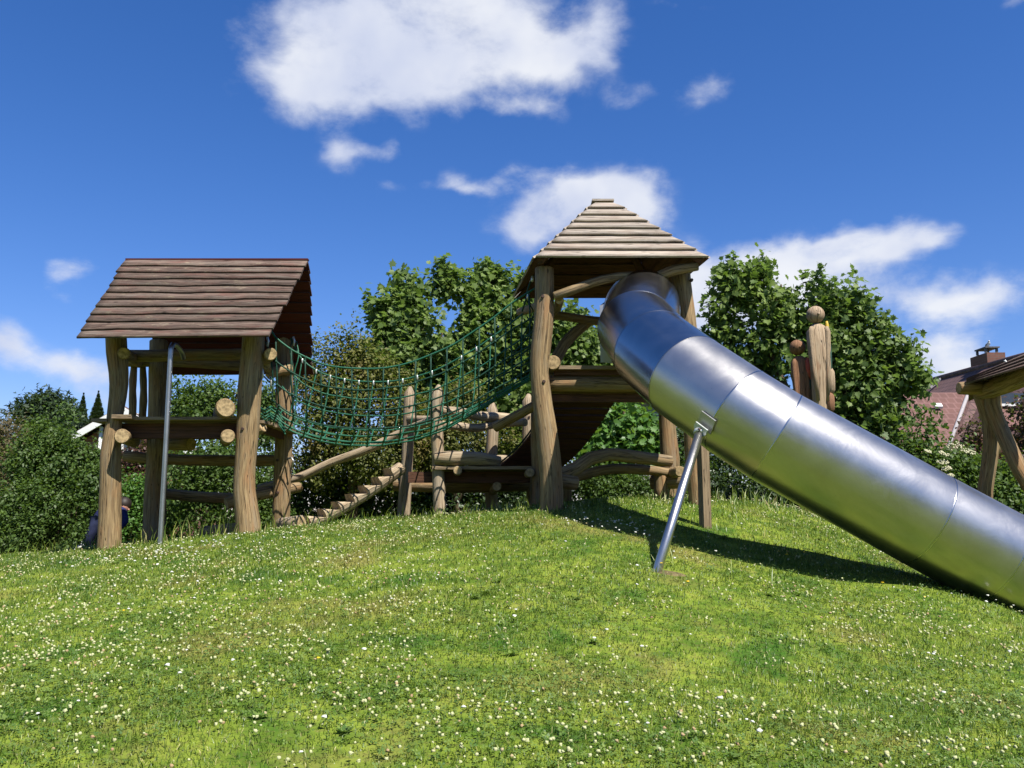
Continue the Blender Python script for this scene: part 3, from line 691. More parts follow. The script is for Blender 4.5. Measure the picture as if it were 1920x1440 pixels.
# steel entry panel round the slide mouth
mb = MB(); cx, cz, Yp = P(1203, 573, 9.42).x, P(1203, 573, 9.42).z, 9.42
def plate_with_hole(mb, cx, cz, Y, r, x0, x1, z0, z1, th=.006, n=40):
    for yy, fl in ((Y - th, 1), (Y + th, -1)):
        inn, outr = [], []
        for k in range(n):
            a = 2 * math.pi * k / n; dx, dzv = math.cos(a), math.sin(a)
            s = min((x1 - cx) / dx if dx > 1e-6 else 1e9, (x0 - cx) / dx if dx < -1e-6 else 1e9, (z1 - cz) / dzv if dzv > 1e-6 else 1e9, (z0 - cz) / dzv if dzv < -1e-6 else 1e9)
            inn.append(mb.vert((cx + dx * r, yy, cz + dzv * r))); outr.append(mb.vert((cx + dx * s, yy, cz + dzv * s)))
        for k in range(n):
            k2 = (k + 1) % n; f = (inn[k], outr[k], outr[k2], inn[k2])
            mb.face(f if fl > 0 else f[::-1])
plate_with_hole(mb, cx, cz, Yp, .385, cx - .46, cx + .392, dz2 + .03, cz + .05)
mb.build('entry_panel', M['steel_dull'], T2)

# ================================================================ TUBE SLIDE
SL = thing('tube_slide', onG(P(1900, 1130, 7.25)), 'shiny stainless steel tube slide running from the pyramid roofed tower down to the right', 'slide')
RT = 0.402
cen = [P(1204, 582, 9.40), P(1195, 616, 8.88), P(1228, 658, 8.25), P(1289, 708, 7.70), P(1380, 772, 7.38), P(1454, 819, 7.27), P(1736, 974, 7.25), P(1868, 1045, 7.22), P(2010, 1122, 7.2), P(2200, 1222, 7.15)]
lastg = onG(P(2420, 1250, 7.1)); cen.append(Vector((lastg.x, lastg.y, lastg.z + RT + .12)))
tang = []
for i in range(len(cen)):
    a = (cen[i] - cen[i - 1]).normalized() if i else None; b_ = (cen[i + 1] - cen[i]).normalized() if i < len(cen) - 1 else None
    t = b_ if a is None else (a if b_ is None else (a + b_).normalized()); tang.append(t)
tang[0] = Vector((0, -1, -.05)).normalized()
def ringpts(c, t, r, up, n=72):
    u = (up - t * up.dot(t)).normalized(); v = t.cross(u)
    return [c + u * math.cos(2 * math.pi * k / n) * r + v * math.sin(2 * math.pi * k / n) * r for k in range(n)]
UP = Vector((0.0, 0.25, 1))
total = 0
for i in range(len(cen) - 1):
    mb = MB(); n = 72; L = (cen[i + 1] - cen[i]).length; r0 = random.random() * 5; rowsN = max(3, int(L / .12)); rows = []
    for j in range(rowsN + 1):
        t = j / rowsN; c = cen[i].lerp(cen[i + 1], t)
        # straight cylinder segments whose ends are mitred, as rolled sheet sections are
        axisv = (cen[i + 1] - cen[i]).normalized()
        e0, e1 = cen[i], cen[i + 1]
        base = ringpts(e0, axisv, RT, UP, n); row = []
        for p in base:
            off = p - e0
            s0 = -off.dot(tang[i]) / axisv.dot(tang[i]); s1 = L - off.dot(tang[i + 1]) / axisv.dot(tang[i + 1])
            s = s0 + (s1 - s0) * t; row.append((e0 + off + axisv * s, s))
        rr = 1.0 + (0.004 if j in (0,) else 0)
        rows.append([(mb.vert(p), s) for p, s in row])
    for j in range(rowsN):
        for k in range(n):
            k2 = (k + 1) % n; a0, a1 = 2 * math.pi * k / n * RT + r0, 2 * math.pi * (k + 1) / n * RT + r0
            A, B, C, D = rows[j][k], rows[j][k2], rows[j + 1][k2], rows[j + 1][k]
            mb.face((A[0], D[0], C[0], B[0]), [(a0, A[1] + total), (a0, D[1] + total), (a1, C[1] + total), (a1, B[1] + total)], smooth=True)
    total += L
    inner = [[mb.vert(Vector(mb.v[v]).lerp(cen[i].lerp(cen[i + 1], j / rowsN), .015)) for v, s_ in rows[j]] for j in (0, rowsN)]
    for k in range(n):
        k2 = (k + 1) % n; mb.face((inner[0][k], inner[0][k2], inner[1][k2], inner[1][k]), smooth=True)
    o = mb.build('tube_section', M['steel_smooth'] if i < 3 else M['steel'], SL)
def torus_path(c, t, r, rad, n=56, m=6):
    mb = MB(); rp = ringpts(c, t, r, UP, n); rows = []
    for p in rp:
        o_ = (p - c).normalized(); rows.append([mb.vert(p + o_ * math.cos(2 * math.pi * q / m) * rad * .45 + t * math.sin(2 * math.pi * q / m) * rad) for q in range(m)])
    for k in range(n):
        for q in range(m): mb.face((rows[k][q], rows[(k + 1) % n][q], rows[(k + 1) % n][(q + 1) % m], rows[k][(q + 1) % m]), smooth=True)
    return mb
torus_path(cen[0] + Vector((0, .01, 0)), tang[0], RT + .012, .016).build('mouth_rim', M['steel'], SL)
# weld beads at section joints, elliptical because the joints are mitred
for i in list(range(1, 9)):
    a = (cen[i] - cen[i - 1]).normalized(); base = ringpts(cen[i], a, RT + .0005, UP, 72); mb = MB(); rows = []
    for p in base:
        off = p - cen[i]; s = -off.dot(tang[i]) / a.dot(tang[i]); q = p + a * s; o_ = off.normalized()
        rows.append([mb.vert(q + o_ * .0032), mb.vert(q + a * .006 + o_ * .0003), mb.vert(q - a * .006 + o_ * .0003)])
    for k in range(72):
        k2 = (k + 1) % 72
        mb.face((rows[k][0], rows[k2][0], rows[k2][1], rows[k][1]), smooth=True); mb.face((rows[k][2], rows[k2][2], rows[k2][0], rows[k][0]), smooth=True)
    mb.build('weld_seam', M['steel_smooth'], SL)
# extra weld seam in the middle of the long straight section
mb = torus_path(cen[5] + (cen[6] - cen[5]) * -0.02, (cen[6] - cen[5]).normalized(), RT + .001, .004); 
# prop with bracket
axs = (cen[4] - cen[3]).normalized(); bc = P(1331, 790, 7.28)
near = cen[3] + (cen[4] - cen[3]) * 1.05; out = Vector((0, -.78, -.62)); out = (out - axs * out.dot(axs)).normalized()
bc = near + out * (RT + .012); side = axs; upv = out.cross(side).normalized()
if upv.z < 0: upv = -upv
mb = MB(); mb.box(bc, side * .078, upv * .066, out * .007, .5); mb.build('mounting_plate', M['steel_dull'], SL)
lug = bc - upv * .058 + out * .028
mb = MB()
prof = [(-.066, .035), (-.066, -.012), (-.038, -.048), (.038, -.048), (.066, -.012), (.066, .035)]
fr = [mb.vert(lug + side * a + upv * b_ + out * .022) for a, b_ in prof]; bk = [mb.vert(lug + side * a + upv * b_ + out * .008) for a, b_ in prof]
mb.face(fr[::-1]); mb.face(bk)
for k in range(6): mb.face((fr[k], fr[(k + 1) % 6], bk[(k + 1) % 6], bk[k]))
br = mb.build('bracket', M['ferrule'], SL)
bolt(lug + out * .03, SL, .016, out)
pf = onG(P(1229, 1068, 6.5), -.03); ptop = lug - upv * .036 + out * .012
mb = MB(); mb.tube([pf, pf.lerp(ptop, .5), ptop], .036, 20); mb.build('prop_leg', M['steel'], SL)
mb = MB(); d = (ptop - pf).normalized(); mb.tube([ptop - d * .01, ptop + d * .014], .05, 16); mb.build('prop_collar', M['ferrule'], SL)
# squared wooden support under the tube
sp = P(1323, 987, 8.4); sp = onG(sp, -.2); st_ = P(1317, 826, 8.4)
mb = MB(); axv = (st_ - sp) / 2; mb.box((st_ + sp) / 2, (.038, .010, 0), (-.013, .05, 0), axv, .45, along=2); 
so_ = mb.build('timber_prop', M['deck'], None); tag(so_, 'dark squared timber post standing in the grass under the steel tube', 'post')

# ================================================================ ROPE NET BRIDGE
NB = thing('rope_net_bridge', Vector((-1.2, 10.6, 2.2)), 'sagging green rope net bridge strung between the two play towers', 'rope bridge')
def curve(lst, y0, y1):
    xs = [q[0] for q in lst]; out_ = []
    for q in lst:
        t = (q[0] - xs[0]) / (xs[-1] - xs[0]); out_.append(P(q[0], q[1], lin(y0, y1, t)))
    return np.array([list(v) for v in out_])
NT_ = curve([(505, 614), (514, 630), (540, 651), (560, 663), (600, 681), (632, 688), (675, 691), (720, 690), (765, 681), (808, 665), (850, 646), (890, 620), (925, 596), (960, 568), (1004, 540)], 10.12, 9.75)
FT_ = curve([(545, 634), (552, 650), (562, 668), (575, 682), (600, 698), (630, 708), (664, 714), (702, 716), (742, 714), (780, 706), (817, 694), (856, 674), (900, 648), (950, 612), (1008, 566)], 11.4, 10.95)
NBt = curve([(510, 750), (530, 766), (550, 777), (600, 795), (660, 803), (720, 803), (780, 795), (830, 780), (880, 757), (940, 722), (1004, 690)], 10.2, 9.8)
CB_ = curve([(500, 782), (525, 797), (550, 812), (600, 829), (660, 837), (720, 836), (780, 825), (840, 803), (900, 768), (960, 728), (1006, 700)], 10.8, 10.35)
FBt = curve([(520, 762), (550, 782), (600, 797), (660, 806), (720, 806), (780, 799), (830, 786), (880, 766), (940, 735), (1006, 704)], 11.3, 10.85)
def at(c, s):
    tt = (c[:, 0] - c[0, 0]) / (c[-1, 0] - c[0, 0])
    # smooth interpolation
    i = int(np.clip(np.searchsorted(tt, s) - 1, 0, len(tt) - 2)); f = (s - tt[i]) / (tt[i + 1] - tt[i])
    p0 = c[max(i - 1, 0)]; p1 = c[i]; p2 = c[i + 1]; p3 = c[min(i + 2, len(c) - 1)]
    return Vector(0.5 * ((2 * p1) + (p2 - p0) * f + (2 * p0 - 5 * p1 + 4 * p2 - p3) * f * f + (3 * p1 - p0 - 3 * p2 + p3) * f ** 3))
def U(s, u):
    """u: 0 near top, 1 near bottom edge, 2 centre of floor, 3 far bottom edge, 4 far top"""
    a, b_, c, d, e = at(NT_, s), at(NBt, s), at(CB_, s), at(FBt, s), at(FT_, s)
    if u <= 1:
        p = a.lerp(b_, u); p.y -= 0.05 * math.sin(u * math.pi)
    elif u <= 2:
        t = u - 1; p = b_.lerp(c, t); p.z -= 0.035 * math.sin(t * math.pi)
    elif u <= 3:
        t = u - 2; p = c.lerp(d, t); p.z -= 0.035 * math.sin(t * math.pi)
    else:
        t = u - 3; p = d.lerp(e, t); p.y += 0.05 * math.sin(t * math.pi)
    return p
NC = 17; ss = np.linspace(0, 1, 41); rr_ = .0096
def wig(p, k): return p + Vector((.0, .006, .012)) * (n1(p.x * 5 + k * 3, k) - .5) * 2
for u, nm, r in ((0, 'handrail_rope', .0115), (4, 'handrail_rope', .0115)):
    mb = MB(); mb.tube([U(s, u) for s in ss], r, 7); mb.build(nm, M['rope'], NB)
def side_panel(us, name, mat, long_us, s_off=0):
    mb = MB()
    for u in long_us: mb.tube([wig(U(s, u), int(u * 9)) for s in ss], rr_, 6)
    for i in range(NC):
        s = (i + .5) / NC; s0 = s + s_off
        q = []
        for u in us:
            p = U(min(.995, max(.005, s0 + .010 * (n1(u * 2.3 + i * 1.7, 8) - .5) + (0 if name == 'net_floor' else .0))), u); q.append(p)
        mb.tube(q, rr_, 6)
        for u in long_us: mb.ball(U(min(.995, s0), u), .019, 6, 4)
    return mb.build(name, mat, NB)
side_panel([0, .25, .5, .75, 1.0], 'side_net', M['rope_dark'], [.36, .70, 1.0])
side_panel([4, 3.75, 3.5, 3.25, 3.0], 'side_net', M['rope'], [3.30, 3.64, 3.0], .025)
side_panel([1, 1.3, 1.6, 1.9, 2.2, 2.5, 2.75, 3.0], 'net_floor', M['rope'], [1.3, 1.6, 1.9, 2.15, 2.45, 2.75])
for i in range(NC):
    s = (i + .5) / NC
    if i % 1 == 0 and s < .8:
        mb = MB(); p = U(min(.99, s + .025), 4); mb.tube([p + Vector((0, 0, .012)), p - Vector((0, 0, .045))], .013, 8); mb.build('ferrule', M['ferrule'], NB)
        mb = MB(); p = U(s, 0); mb.tube([p + Vector((0, 0, .012)), p - Vector((0, 0, .04))], .0115, 8); mb.build('ferrule', M['rope_dark'], NB)
def rope(ps, r=.0088, mat='rope', name='lashing_rope', par=None):
    mb = MB(); mb.tube(pts(ps), r, 6, step=.06); return mb.build(name, M[mat], par or NB)
rope([(486, 700, 10.0), (495, 706, 10.1), (505, 716, 10.2), (512, 722, 10.25), (510, 690, 10.2), (505, 660, 10.2), (497, 640, 10.15)], mat='rope_dark')
rope([(512, 722, 10.25), (511, 740, 10.25), (510, 752, 10.2)], mat='rope_dark')
rope([(548, 636, 11.38), (544, 660, 11.3), (550, 690, 11.3), (553, 730, 11.3), (549, 770, 11.3)], mat='rope_dark')
rope([(556, 640, 11.38), (560, 668, 11.3), (552, 700, 11.3), (556, 740, 11.3), (551, 790, 11.3)])
for k in range(5):
    y = 766 + k * 6
    rope([(486 + k * 2, y - 2, 10.15 + k * .2), (497, y + 3, 10.3 + k * .2), (508, y - 4, 10.4 + k * .15), (520, y + 2, 10.5 + k * .1), (535, 790 + k * 6, 10.6)], .010)
for (a, b_, Y) in ((502, 640, 10.12), (551, 640, 11.36), (492, 700, 10.02), (508, 716, 10.2)):
    mb = MB(); p = P(a, b_, Y); mb.tube([p + Vector((-.01, 0, .06)), p + Vector((.01, -.01, 0)), p + Vector((0, 0, -.06))], .014, 8); mb.build('ferrule', M['ferrule'], NB)
for k in range(4):
    rope([(985 + k * 3, 560 + k * 34, 10.0), (1000, 590 + k * 28, 10.2), (975 - k * 12, 640 + k * 22, 10.3)], mat='rope_dark')
for k, (a, b_) in enumerate(((996, 516), (988, 548))):
    rope([(a + 4, b_, 9.9), (a - 2, b_ + 14, 9.95), (a - 9, b_ + 36, 10.0)], .01, 'rope_dark')
    mb = MB(); p = P(a + 3, b_ + 2, 9.9); mb.tube([p, p - Vector((.01, 0, .06))], .016, 8); mb.build('ferrule', M['ferrule'], NB)

# ================================================================ LOW MIDDLE PLATFORM
MP = thing('climbing_platform', onG(Vector((-0.3, 11.9, 0))), 'low open log platform with pointed posts under the rope bridge', 'climbing platform')
def pointed(px_pts, Y, rad, bolts=()):
    q = pts([(a, b, Y) for a, b in px_pts]); f = q[-1].copy(); f.z = gz(f.x, f.y) - .25; q.append(f)
    rr = list(rad) + [rad[-1]]; q[0] = q[0]; top_ = q[0] + Vector((0.01, 0, .10)); q.insert(0, top_); rr.insert(0, rad[0] * .28)
    o = log('post', q, rr, MP, 'log_grey', 14, .16)
    for (bx, by) in bolts: c = P(bx, by, Y); bolt((c.x, c.y - rad[1] * .98, c.z), MP)
pointed([(768, 738), (767, 780), (764, 850), (760, 920), (757, 965)], 12.3, [.078, .088, .085, .088, .09], ((770, 762),))
pointed([(821, 736), (818, 780), (821, 860), (823, 920), (825, 966)], 11.2, [.075, .082, .080, .085, .09], ((818, 768),))
pointed([(923, 768), (924, 800), (922, 860), (921, 958)], 12.6, [.08, .085, .082, .085])
pointed([(990, 752), (992, 790), (991, 840), (997, 900), (1000, 945)], 12.2, [.08, .09, .09, .09, .093], ((992, 783), (1000, 903)))
mdz = P(900, 877, 11.1).z
mb = MB(); nb = 11
for i in range(nb):
    y0 = lin(11.08, 12.7, i / nb); y1 = lin(11.08, 12.7, (i + 1) / nb) - .012
    mb.box((-.32, (y0 + y1) / 2, mdz), (.68, 0, 0), (0, (y1 - y0) / 2, 0), (0, 0, .02), random.uniform(.45, .7))
mb.build('platform', M['deck'], MP)
log('sill_log', pts([(816, 860, 11.12), (850, 860, 11.12), (900, 860, 11.15), (937, 866, 11.2)]), [.085, .092, .09, .07], MP, 'log_grey', lump=.2)
log('sill_log', pts([(925, 862, 12.5), (980, 863, 12.5)]), .07, MP, 'log_grey')
log('joist', [P(858, 882, 10.98), P(858, 893, 12.6)], .055, MP, 'log_grey')
log('joist', [P(994, 886, 10.95), P(980, 896, 12.6)], .056, MP, 'log_grey')
mb = MB(); mb.box(P(880, 895, 11.35), (.78, 0, 0), (0, .03, 0), (0, 0, .07), .4); mb.build('fascia_board', M['brownboard'], MP)
log('joist', pts([(740, 908, 12.4), (860, 912, 12.3), (1000, 908, 12.2)]), .09, MP)
log('joist', pts([(925, 920, 12.3), (932, 912, 11.3)]), .06, MP)
log('rail', pts([(828, 770, 11.3), (865, 774, 11.5), (905, 781, 11.9), (940, 782, 12.2), (985, 786, 12.5)]), [.06, .065, .062, .065, .06], MP, 'log_grey', lump=.22)
log('rail', pts([(828, 796, 11.3), (862, 800, 11.5), (895, 802, 11.8), (928, 795, 12.1), (985, 792, 11.75)]), [.05, .055, .055, .06, .055], MP, 'log_grey', lump=.25)
log('rail', pts([(762, 786, 12.3), (790, 787, 12.0), (815, 787, 11.4)]), [.05, .055, .055], MP, 'log_grey', lump=.25)
log('rail', pts([(928, 802, 11.0), (960, 784, 10.9), (1006, 758, 10.8)]), [.06, .06, .062], MP, 'log', lump=.15)
log('stair_handrail', pts([(484, 916, 12.05), (560, 895, 12.05), (620, 868, 12.0), (690, 842, 11.9), (760, 808, 11.85), (812, 786, 11.35)]), [.052, .058, .06, .06, .055, .05], MP, 'log_grey', lump=.12)
# log with notched steps
NSb = P(546, 992, 11.0); NSt = P(750, 872, 11.9)
NS = thing('notched_log_stair', onG(NSb), 'sloping log cut into steps leading up to the low middle platform', 'log stair')
mb = MB(); ax = (NSt - NSb); L = ax.length; ax.normalize(); sidev = ax.cross(Vector((0, 0, 1))).normalized(); upn = sidev.cross(ax).normalized()
inc = math.tan(math.asin(ax.z)); nst = 8; sl_ = L / nst; stations = []
for k in range(nst):
    hmax = .085
    stations.append((k * sl_ + .004, hmax - .0)); stations.append((k * sl_ + sl_ * .5, hmax - sl_ * .5 * inc)); stations.append(((k + 1) * sl_ - .004, hmax - sl_ * inc))
rings = []; n = 16; R0 = .125
for (s, h) in stations:
    ring = []; rad = R0 * (1 + .12 * (n1(s * 2, 44) - .5)); sink = -.10 * math.sin(s / L * math.pi) * .6
    for k in range(n):
        th = 2 * math.pi * k / n; a, b_ = math.cos(th) * rad, math.sin(th) * rad; b_ = min(b_, h + .006 * (n1(s * 9 + k, 4) - .5)); ring.append(mb.vert(NSb + ax * s + sidev * a + upn * (b_ + sink)))
    rings.append((ring, s))
for i in range(len(rings) - 1):
    for k in range(n):
        k2 = (k + 1) % n; s0, s1 = rings[i][1], rings[i + 1][1]
        top_ = 2 <= k <= 5
        mb.face((rings[i][0][k2], rings[i][0][k], rings[i + 1][0][k], rings[i + 1][0][k2]), [((k + 1) * .05, s0), (k * .05, s0), (k * .05, s1), ((k + 1) * .05, s1)], .62, 1 if top_ else 0)
mb.face(rings[0][0]); mb.face(rings[-1][0][::-1])
mb.build('stepped_log', [M['log_grey'], M['log_grey']], NS)
log('foot_log', [onG(P(528, 984, 11.2), .06), onG(P(562, 990, 10.9), .05)], [.09, .095], NS, 'log_grey')
log('landing_log', pts([(733, 895, 11.85), (741, 884, 11.85), (751, 872, 11.9)]), [.075, .085, .05], NS, 'log_grey')

# ================================================================ PLANK RAMP
A0, A1 = P(1032, 752, 11.15), P(1152, 752, 11.15); B0, B1 = Pz(936, 878, mdz + .05), Pz(1046, 886, mdz + .02)
B0 = P(938, 872, 12.1); B1 = P(1046, 880, 12.1)
RP = thing('hanging_plank_ramp', (A0 + B1) / 2, 'dark hanging ramp of boards on ropes sloping down under the pyramid roofed tower', 'ramp')
nt = 14; prev = None
def rp(t, e):
    a, b_ = (A0, B0) if e == 0 else (A1, B1); p = a.lerp(b_, t); p.z -= .10 * math.sin(t * math.pi); p.x += .0; return p
for i in range(nt):
    t = (i + .5) / nt; a, b_ = rp(t, 0), rp(t, 1); d = (rp(t + .01, 0) - rp(t - .01, 0)).normalized(); e = (b_ - a).normalized(); nn = d.cross(e).normalized()
    hw = (rp(0, 0) - rp(1, 0)).length / nt * .455
    mb = MB(); mb.box((a + b_) / 2, (b_ - a) / 2, d * hw, nn * .017, random.uniform(.3, .6)); mb.build('ramp_board', M['brownboard'], RP)
for e in (0, 1):
    mb = MB(); mb.tube([rp(t, e) + Vector((.0, 0, .035)) for t in np.linspace(0, 1, 16)], .012, 6); mb.build('ramp_rope', M['rope_dark'], RP)

# ================================================================ LOW BALANCE LOGS
BLg = thing('balance_logs', onG(P(1160, 930, 10.6)), 'low rail of two curved logs beside the pyramid roofed tower', 'balance beam')
log('log', pts([(1044, 894, 10.0), (1080, 878, 10.1), (1105, 860, 10.15), (1140, 852, 10.2), (1200, 858, 10.3), (1258, 865, 10.4)]), [.085, .08, .078, .075, .075, .065], BLg, lump=.08)
log('log', pts([(1075, 896, 10.5), (1110, 886, 10.5), (1150, 879, 10.5), (1210, 881, 10.6), (1262, 888, 10.7)]), [.06, .06, .062, .06, .055], BLg, lump=.1)
log('log', pts([(1275, 884, 10.0), (1264, 886, 10.6), (1250, 888, 11.2)]), [.062, .066, .066], BLg)
log('log', pts([(1042, 902, 9.65), (1080, 906, 9.75)]), [.08, .075], BLg)
log('log', [onG(P(1060, 930, 10.9), .02), P(1062, 890, 10.6)], [.08, .07], BLg)
log('log', [onG(P(1240, 930, 10.7), .0), P(1238, 880, 10.7)], [.09, .08], BLg)
log('log', [P(1222, 905, 10.8), P(1300, 900, 10.6)], [.09, .09], BLg)

# ================================================================ SWING FRAME (right edge)
SW = thing('shelter_frame', onG(P(1850, 950, 10.5)), 'rough log frame with crossed posts and a narrow boarded roof at the right edge', 'log frame')
post(SW, [(1836, 712), (1842, 745), (1856, 790), (1858, 840), (1850, 900), (1846, 950)], 10.6, [.10, .095, .088, .088, .085, .088])
q = pts([(1862, 722, 10.5), (1860, 760, 10.45), (1875, 800, 10.4), (1898, 850, 10.2), (1926, 905, 10.1)]); e_ = q[-1] + Vector((.55, -.2, -1.2)); q.append(onG(e_, -.1))
log('post', q, [.09, .088, .088, .085, .085, .09], SW)
log('brace', pts([(1862, 720, 10.7), (1868, 790, 10.75), (1866, 850, 10.8)]), [.075, .07, .06], SW)
log('cross_log', pts([(1798, 728, 10.4), (1822, 728, 10.4), (1842, 726, 10.45), (1880, 728, 10.6)]), [.075, .085, .08, .07], SW, lump=.2)
bq = pts([(1838, 736, 10.6), (1880, 722, 10.1), (1925, 702, 9.6)]); bq.append(bq[-1] + (bq[-1] - bq[-2]) * 3.0)
log('beam', bq, [.10, .115, .12, .12], SW, lump=.14)
d = (bq[-1] - bq[0]).normalized()
rA, rB = P(1815, 712, 10.7), P(1925, 665, 9.75); rB2 = rA + (rB - rA) * 2.6
eA, eB = P(1814, 724, 10.0), P(1936, 688, 9.0); eB2 = eA + (eB - eA) * 2.6
mb = MB(); nrm = (rB2 - rA).cross(eA - rA); nrm = -nrm if nrm.z < 0 else nrm
for i in range(4):
    plank_strip(mb, rA.lerp(eA, i / 4), rB2.lerp(eB2, i / 4), rB2.lerp(eB2, (i + 1) / 4 + .03), rA.lerp(eA, (i + 1) / 4 + .03), nrm, 0, .022, .02, 30, .01, 130 + i, tone=random.uniform(.5, .8))
for i in range(3):
    off = Vector((.25, .5, -.22)) * (i + 1) / 3; of0 = Vector((.25, .5, -.22)) * i / 3
    plank_strip(mb, rA + of0, rB2 + of0, rB2 + off, rA + off, Vector((0.2, .5, .8)), 0, .022, .02, 30, .01, 150 + i, tone=.5)
mb.build('board_roof', M['shingle'], SW)
far = bq[-1]; log('post', [far + Vector((0, 0, .1)), onG(far, -.3)], [.1, .11], SW)
mb = MB(); p = P(1889, 682, 9.95); mb.tube([p + Vector((-.03, 0, .04)), p, p + Vector((.02, 0, -.03)), p + Vector((-.03, 0, -.05))], .012, 6); mb.build('hook', M['ferrule'], SW)

# ================================================================ CARVED FIGURES
def loft(mb, secs, n=18, mi=0, tone=.5, seed=0, caps=True, lump=.06):
    """secs: (centre, rx, ry, squareness)"""
    rows = []; d = 0
    for i, (c, rx, ry, sq) in enumerate(secs):
        if i: d += (Vector(c) - Vector(secs[i - 1][0])).length
        row = []
        for k in range(n):
            th = 2 * math.pi * k / n; cx_, sy_ = math.cos(th), math.sin(th); f = (abs(cx_) ** sq + abs(sy_) ** sq) ** (-1 / sq)
            f *= 1 + lump * (n1(cx_ * 2 + d * 5 + seed, seed) - .5)
            row.append(mb.vert(Vector(c) + Vector((cx_ * rx * f, sy_ * ry * f, 0))))
        rows.append((row, d))
    for i in range(len(rows) - 1):
        for k in range(n):
            k2 = (k + 1) % n; u0, u1 = k / n * .7, (k + 1) / n * .7
            mb.face((rows[i][0][k], rows[i][0][k2], rows[i + 1][0][k2], rows[i + 1][0][k]), [(u0, rows[i][1]), (u1, rows[i][1]), (u1, rows[i + 1][1]), (u0, rows[i + 1][1])], tone, mi, True)
    if caps: mb.face(rows[0][0][::-1], None, tone, mi); mb.face(rows[-1][0], None, tone, mi)
def zpx(py, Y): return P(960, py, Y).z
def statue(pxc, Y, ytop, yneck, ybot_px, hw, headr, label, lean=0, paint=(), wm='statue'):
    x0 = P(pxc, 700, Y).x; g0 = gz(x0, Y)
    root = thing('carved_figure', (x0, Y, g0), label, 'wooden sculpture')
    k = Y / F; zn = zpx(yneck, Y); L = zn - g0 + .2; secs = []
    for i, (t, wmul, sq) in enumerate(((0, .45, 2.0), (.012, .74, 2.2), (.035, .95, 2.6), (.10, 1.0, 3.0), (.20, .93, 2.8), (.30, .84, 2.6), (.42, .80, 2.4), (.52, .98, 2.6), (.75, .9, 2.6), (1, .95, 2.4))):
        secs.append(((x0 + lean * t * L + .01 * math.sin(i * 2), Y, zn - t * L), hw * k * wmul, hw * k * wmul * .8, sq))
    mb = MB(); loft(mb, secs, 20, seed=int(pxc), lump=.24); mb.build('body', M[wm], root)
    # carved groove down the front: a raised left arm edge
    mb = MB(); mb.ball((x0 - .01, Y, zpx(ytop, Y) - headr * k), headr * k, 18, 12, sc=(1, 1, 1.0), tone=.4); hd = mb.build('head', M[wm], root)
    mb = MB(); mb.ball((x0 - .015 + headr * k * .05, Y - headr * k * .96, zpx(ytop, Y) - headr * k * 1.1), headr * k * .16, 8, 6, tone=.35); mb.build('nose', M[wm], hd)
    for s in (-1, 1):
        mb = MB(); aw = hw * k * .26
        loft(mb, [((x0 + s * hw * k * .72, Y - hw * k * .62, zn - .05), aw * .6, aw * .5, 2), ((x0 + s * hw * k * .8, Y - hw * k * .62, zn - .12), aw, aw * .7, 2),
                  ((x0 + s * hw * k * .66, Y - hw * k * .66, zn - L * .22), aw * .9, aw * .7, 2), ((x0 + s * hw * k * .45, Y - hw * k * .72, zn - L * .36), aw * .6, aw * .5, 2)], 10, lump=.1)
        mb.build('arm', M[wm], root)
    for (mat, ya, yb, dx0, w_) in paint:
        mb = MB(); za, zb = zpx(ya, Y), zpx(yb, Y)
        loft(mb, [((x0 + dx0 * k, Y - hw * k * .45, lin(za, zb, t)), w_ * k * m_, w_ * k * m_, 2) for t, m_ in ((0, .5), (.15, .95), (.5, 1), (.85, .9), (1, .4))], 10, lump=.1)
        mb.build('painted_carving', M[mat], root)
    return root
statue(1536, 12.0, 574, 608, 765, 20, 17, 'tall carved wooden figure with a round ball head behind the slide', .01,
       (('yellowpaint', 604, 652, 16.5, 3.6), ('greenpaint', 640, 702, 15.5, 7), ('statue', 692, 740, 18, 8), ('statue_red', 738, 775, 14, 9)))
statue(1499, 12.15, 637, 668, 745, 16, 15, 'short carved wooden figure with a red painted side behind the slide', .03,
       (('redpaint', 672, 712, 15, 8), ('greenpaint', 712, 732, 14, 6)), 'statue_red')

# ================================================================ PERSON
PR = None
def skinbody(name, verts, edges, radii, mat, parent, org, root=0, sub=2):
    me = bpy.data.meshes.new(name); me.from_pydata([tuple(Vector(v) - Vector(org)) for v in verts], edges, []); me.materials.append(mat)
    o = link(name, me, parent, org); m = o.modifiers.new('skin', 'SKIN'); m.use_smooth_shade = True
    for i, r in enumerate(radii):
        sv = me.skin_vertices[0].data[i]; sv.radius = (r, r) if not hasattr(r, '__len__') else r; sv.use_root = (i == root)
    s = o.modifiers.new('sub', 'SUBSURF'); s.levels = s.render_levels = sub
    return o
Yp = 13.0
f1 = P(166, 1030, Yp); base = onG(f1)
def W(px, py, dy=0): return P(px, py, Yp + dy)
hip = W(192, 957); gzp = base.z
pv = [hip, W(207, 951), W(221, 955), W(229, 951), W(236, 949),          # pelvis, waist, chest, neck, head base
      W(180, 985, -.07), W(164, 1018, -.05), Vector((W(158, 1030, -.05).x, Yp - .05, gzp + .07)), Vector((W(150, 1030).x, Yp - .17, gzp + .03)),
      W(196, 988, .08), W(184, 1016, .1), Vector((W(180, 1030).x, Yp + .12, gzp + .07)), Vector((W(174, 1030).x, Yp, gzp + .03)),
      W(232, 964, -.14), W(236, 978, -.2), W(226, 990, -.26), W(222, 996, -.28),
      W(226, 964, .14), W(231, 980, .14), W(222, 992, .10), W(219, 997, .08)]
pe = [(0, 1), (1, 2), (2, 3), (3, 4), (0, 5), (5, 6), (6, 7), (7, 8), (0, 9), (9, 10), (10, 11), (11, 12), (2, 13), (13, 14), (14, 15), (15, 16), (2, 17), (17, 18), (18, 19), (19, 20)]
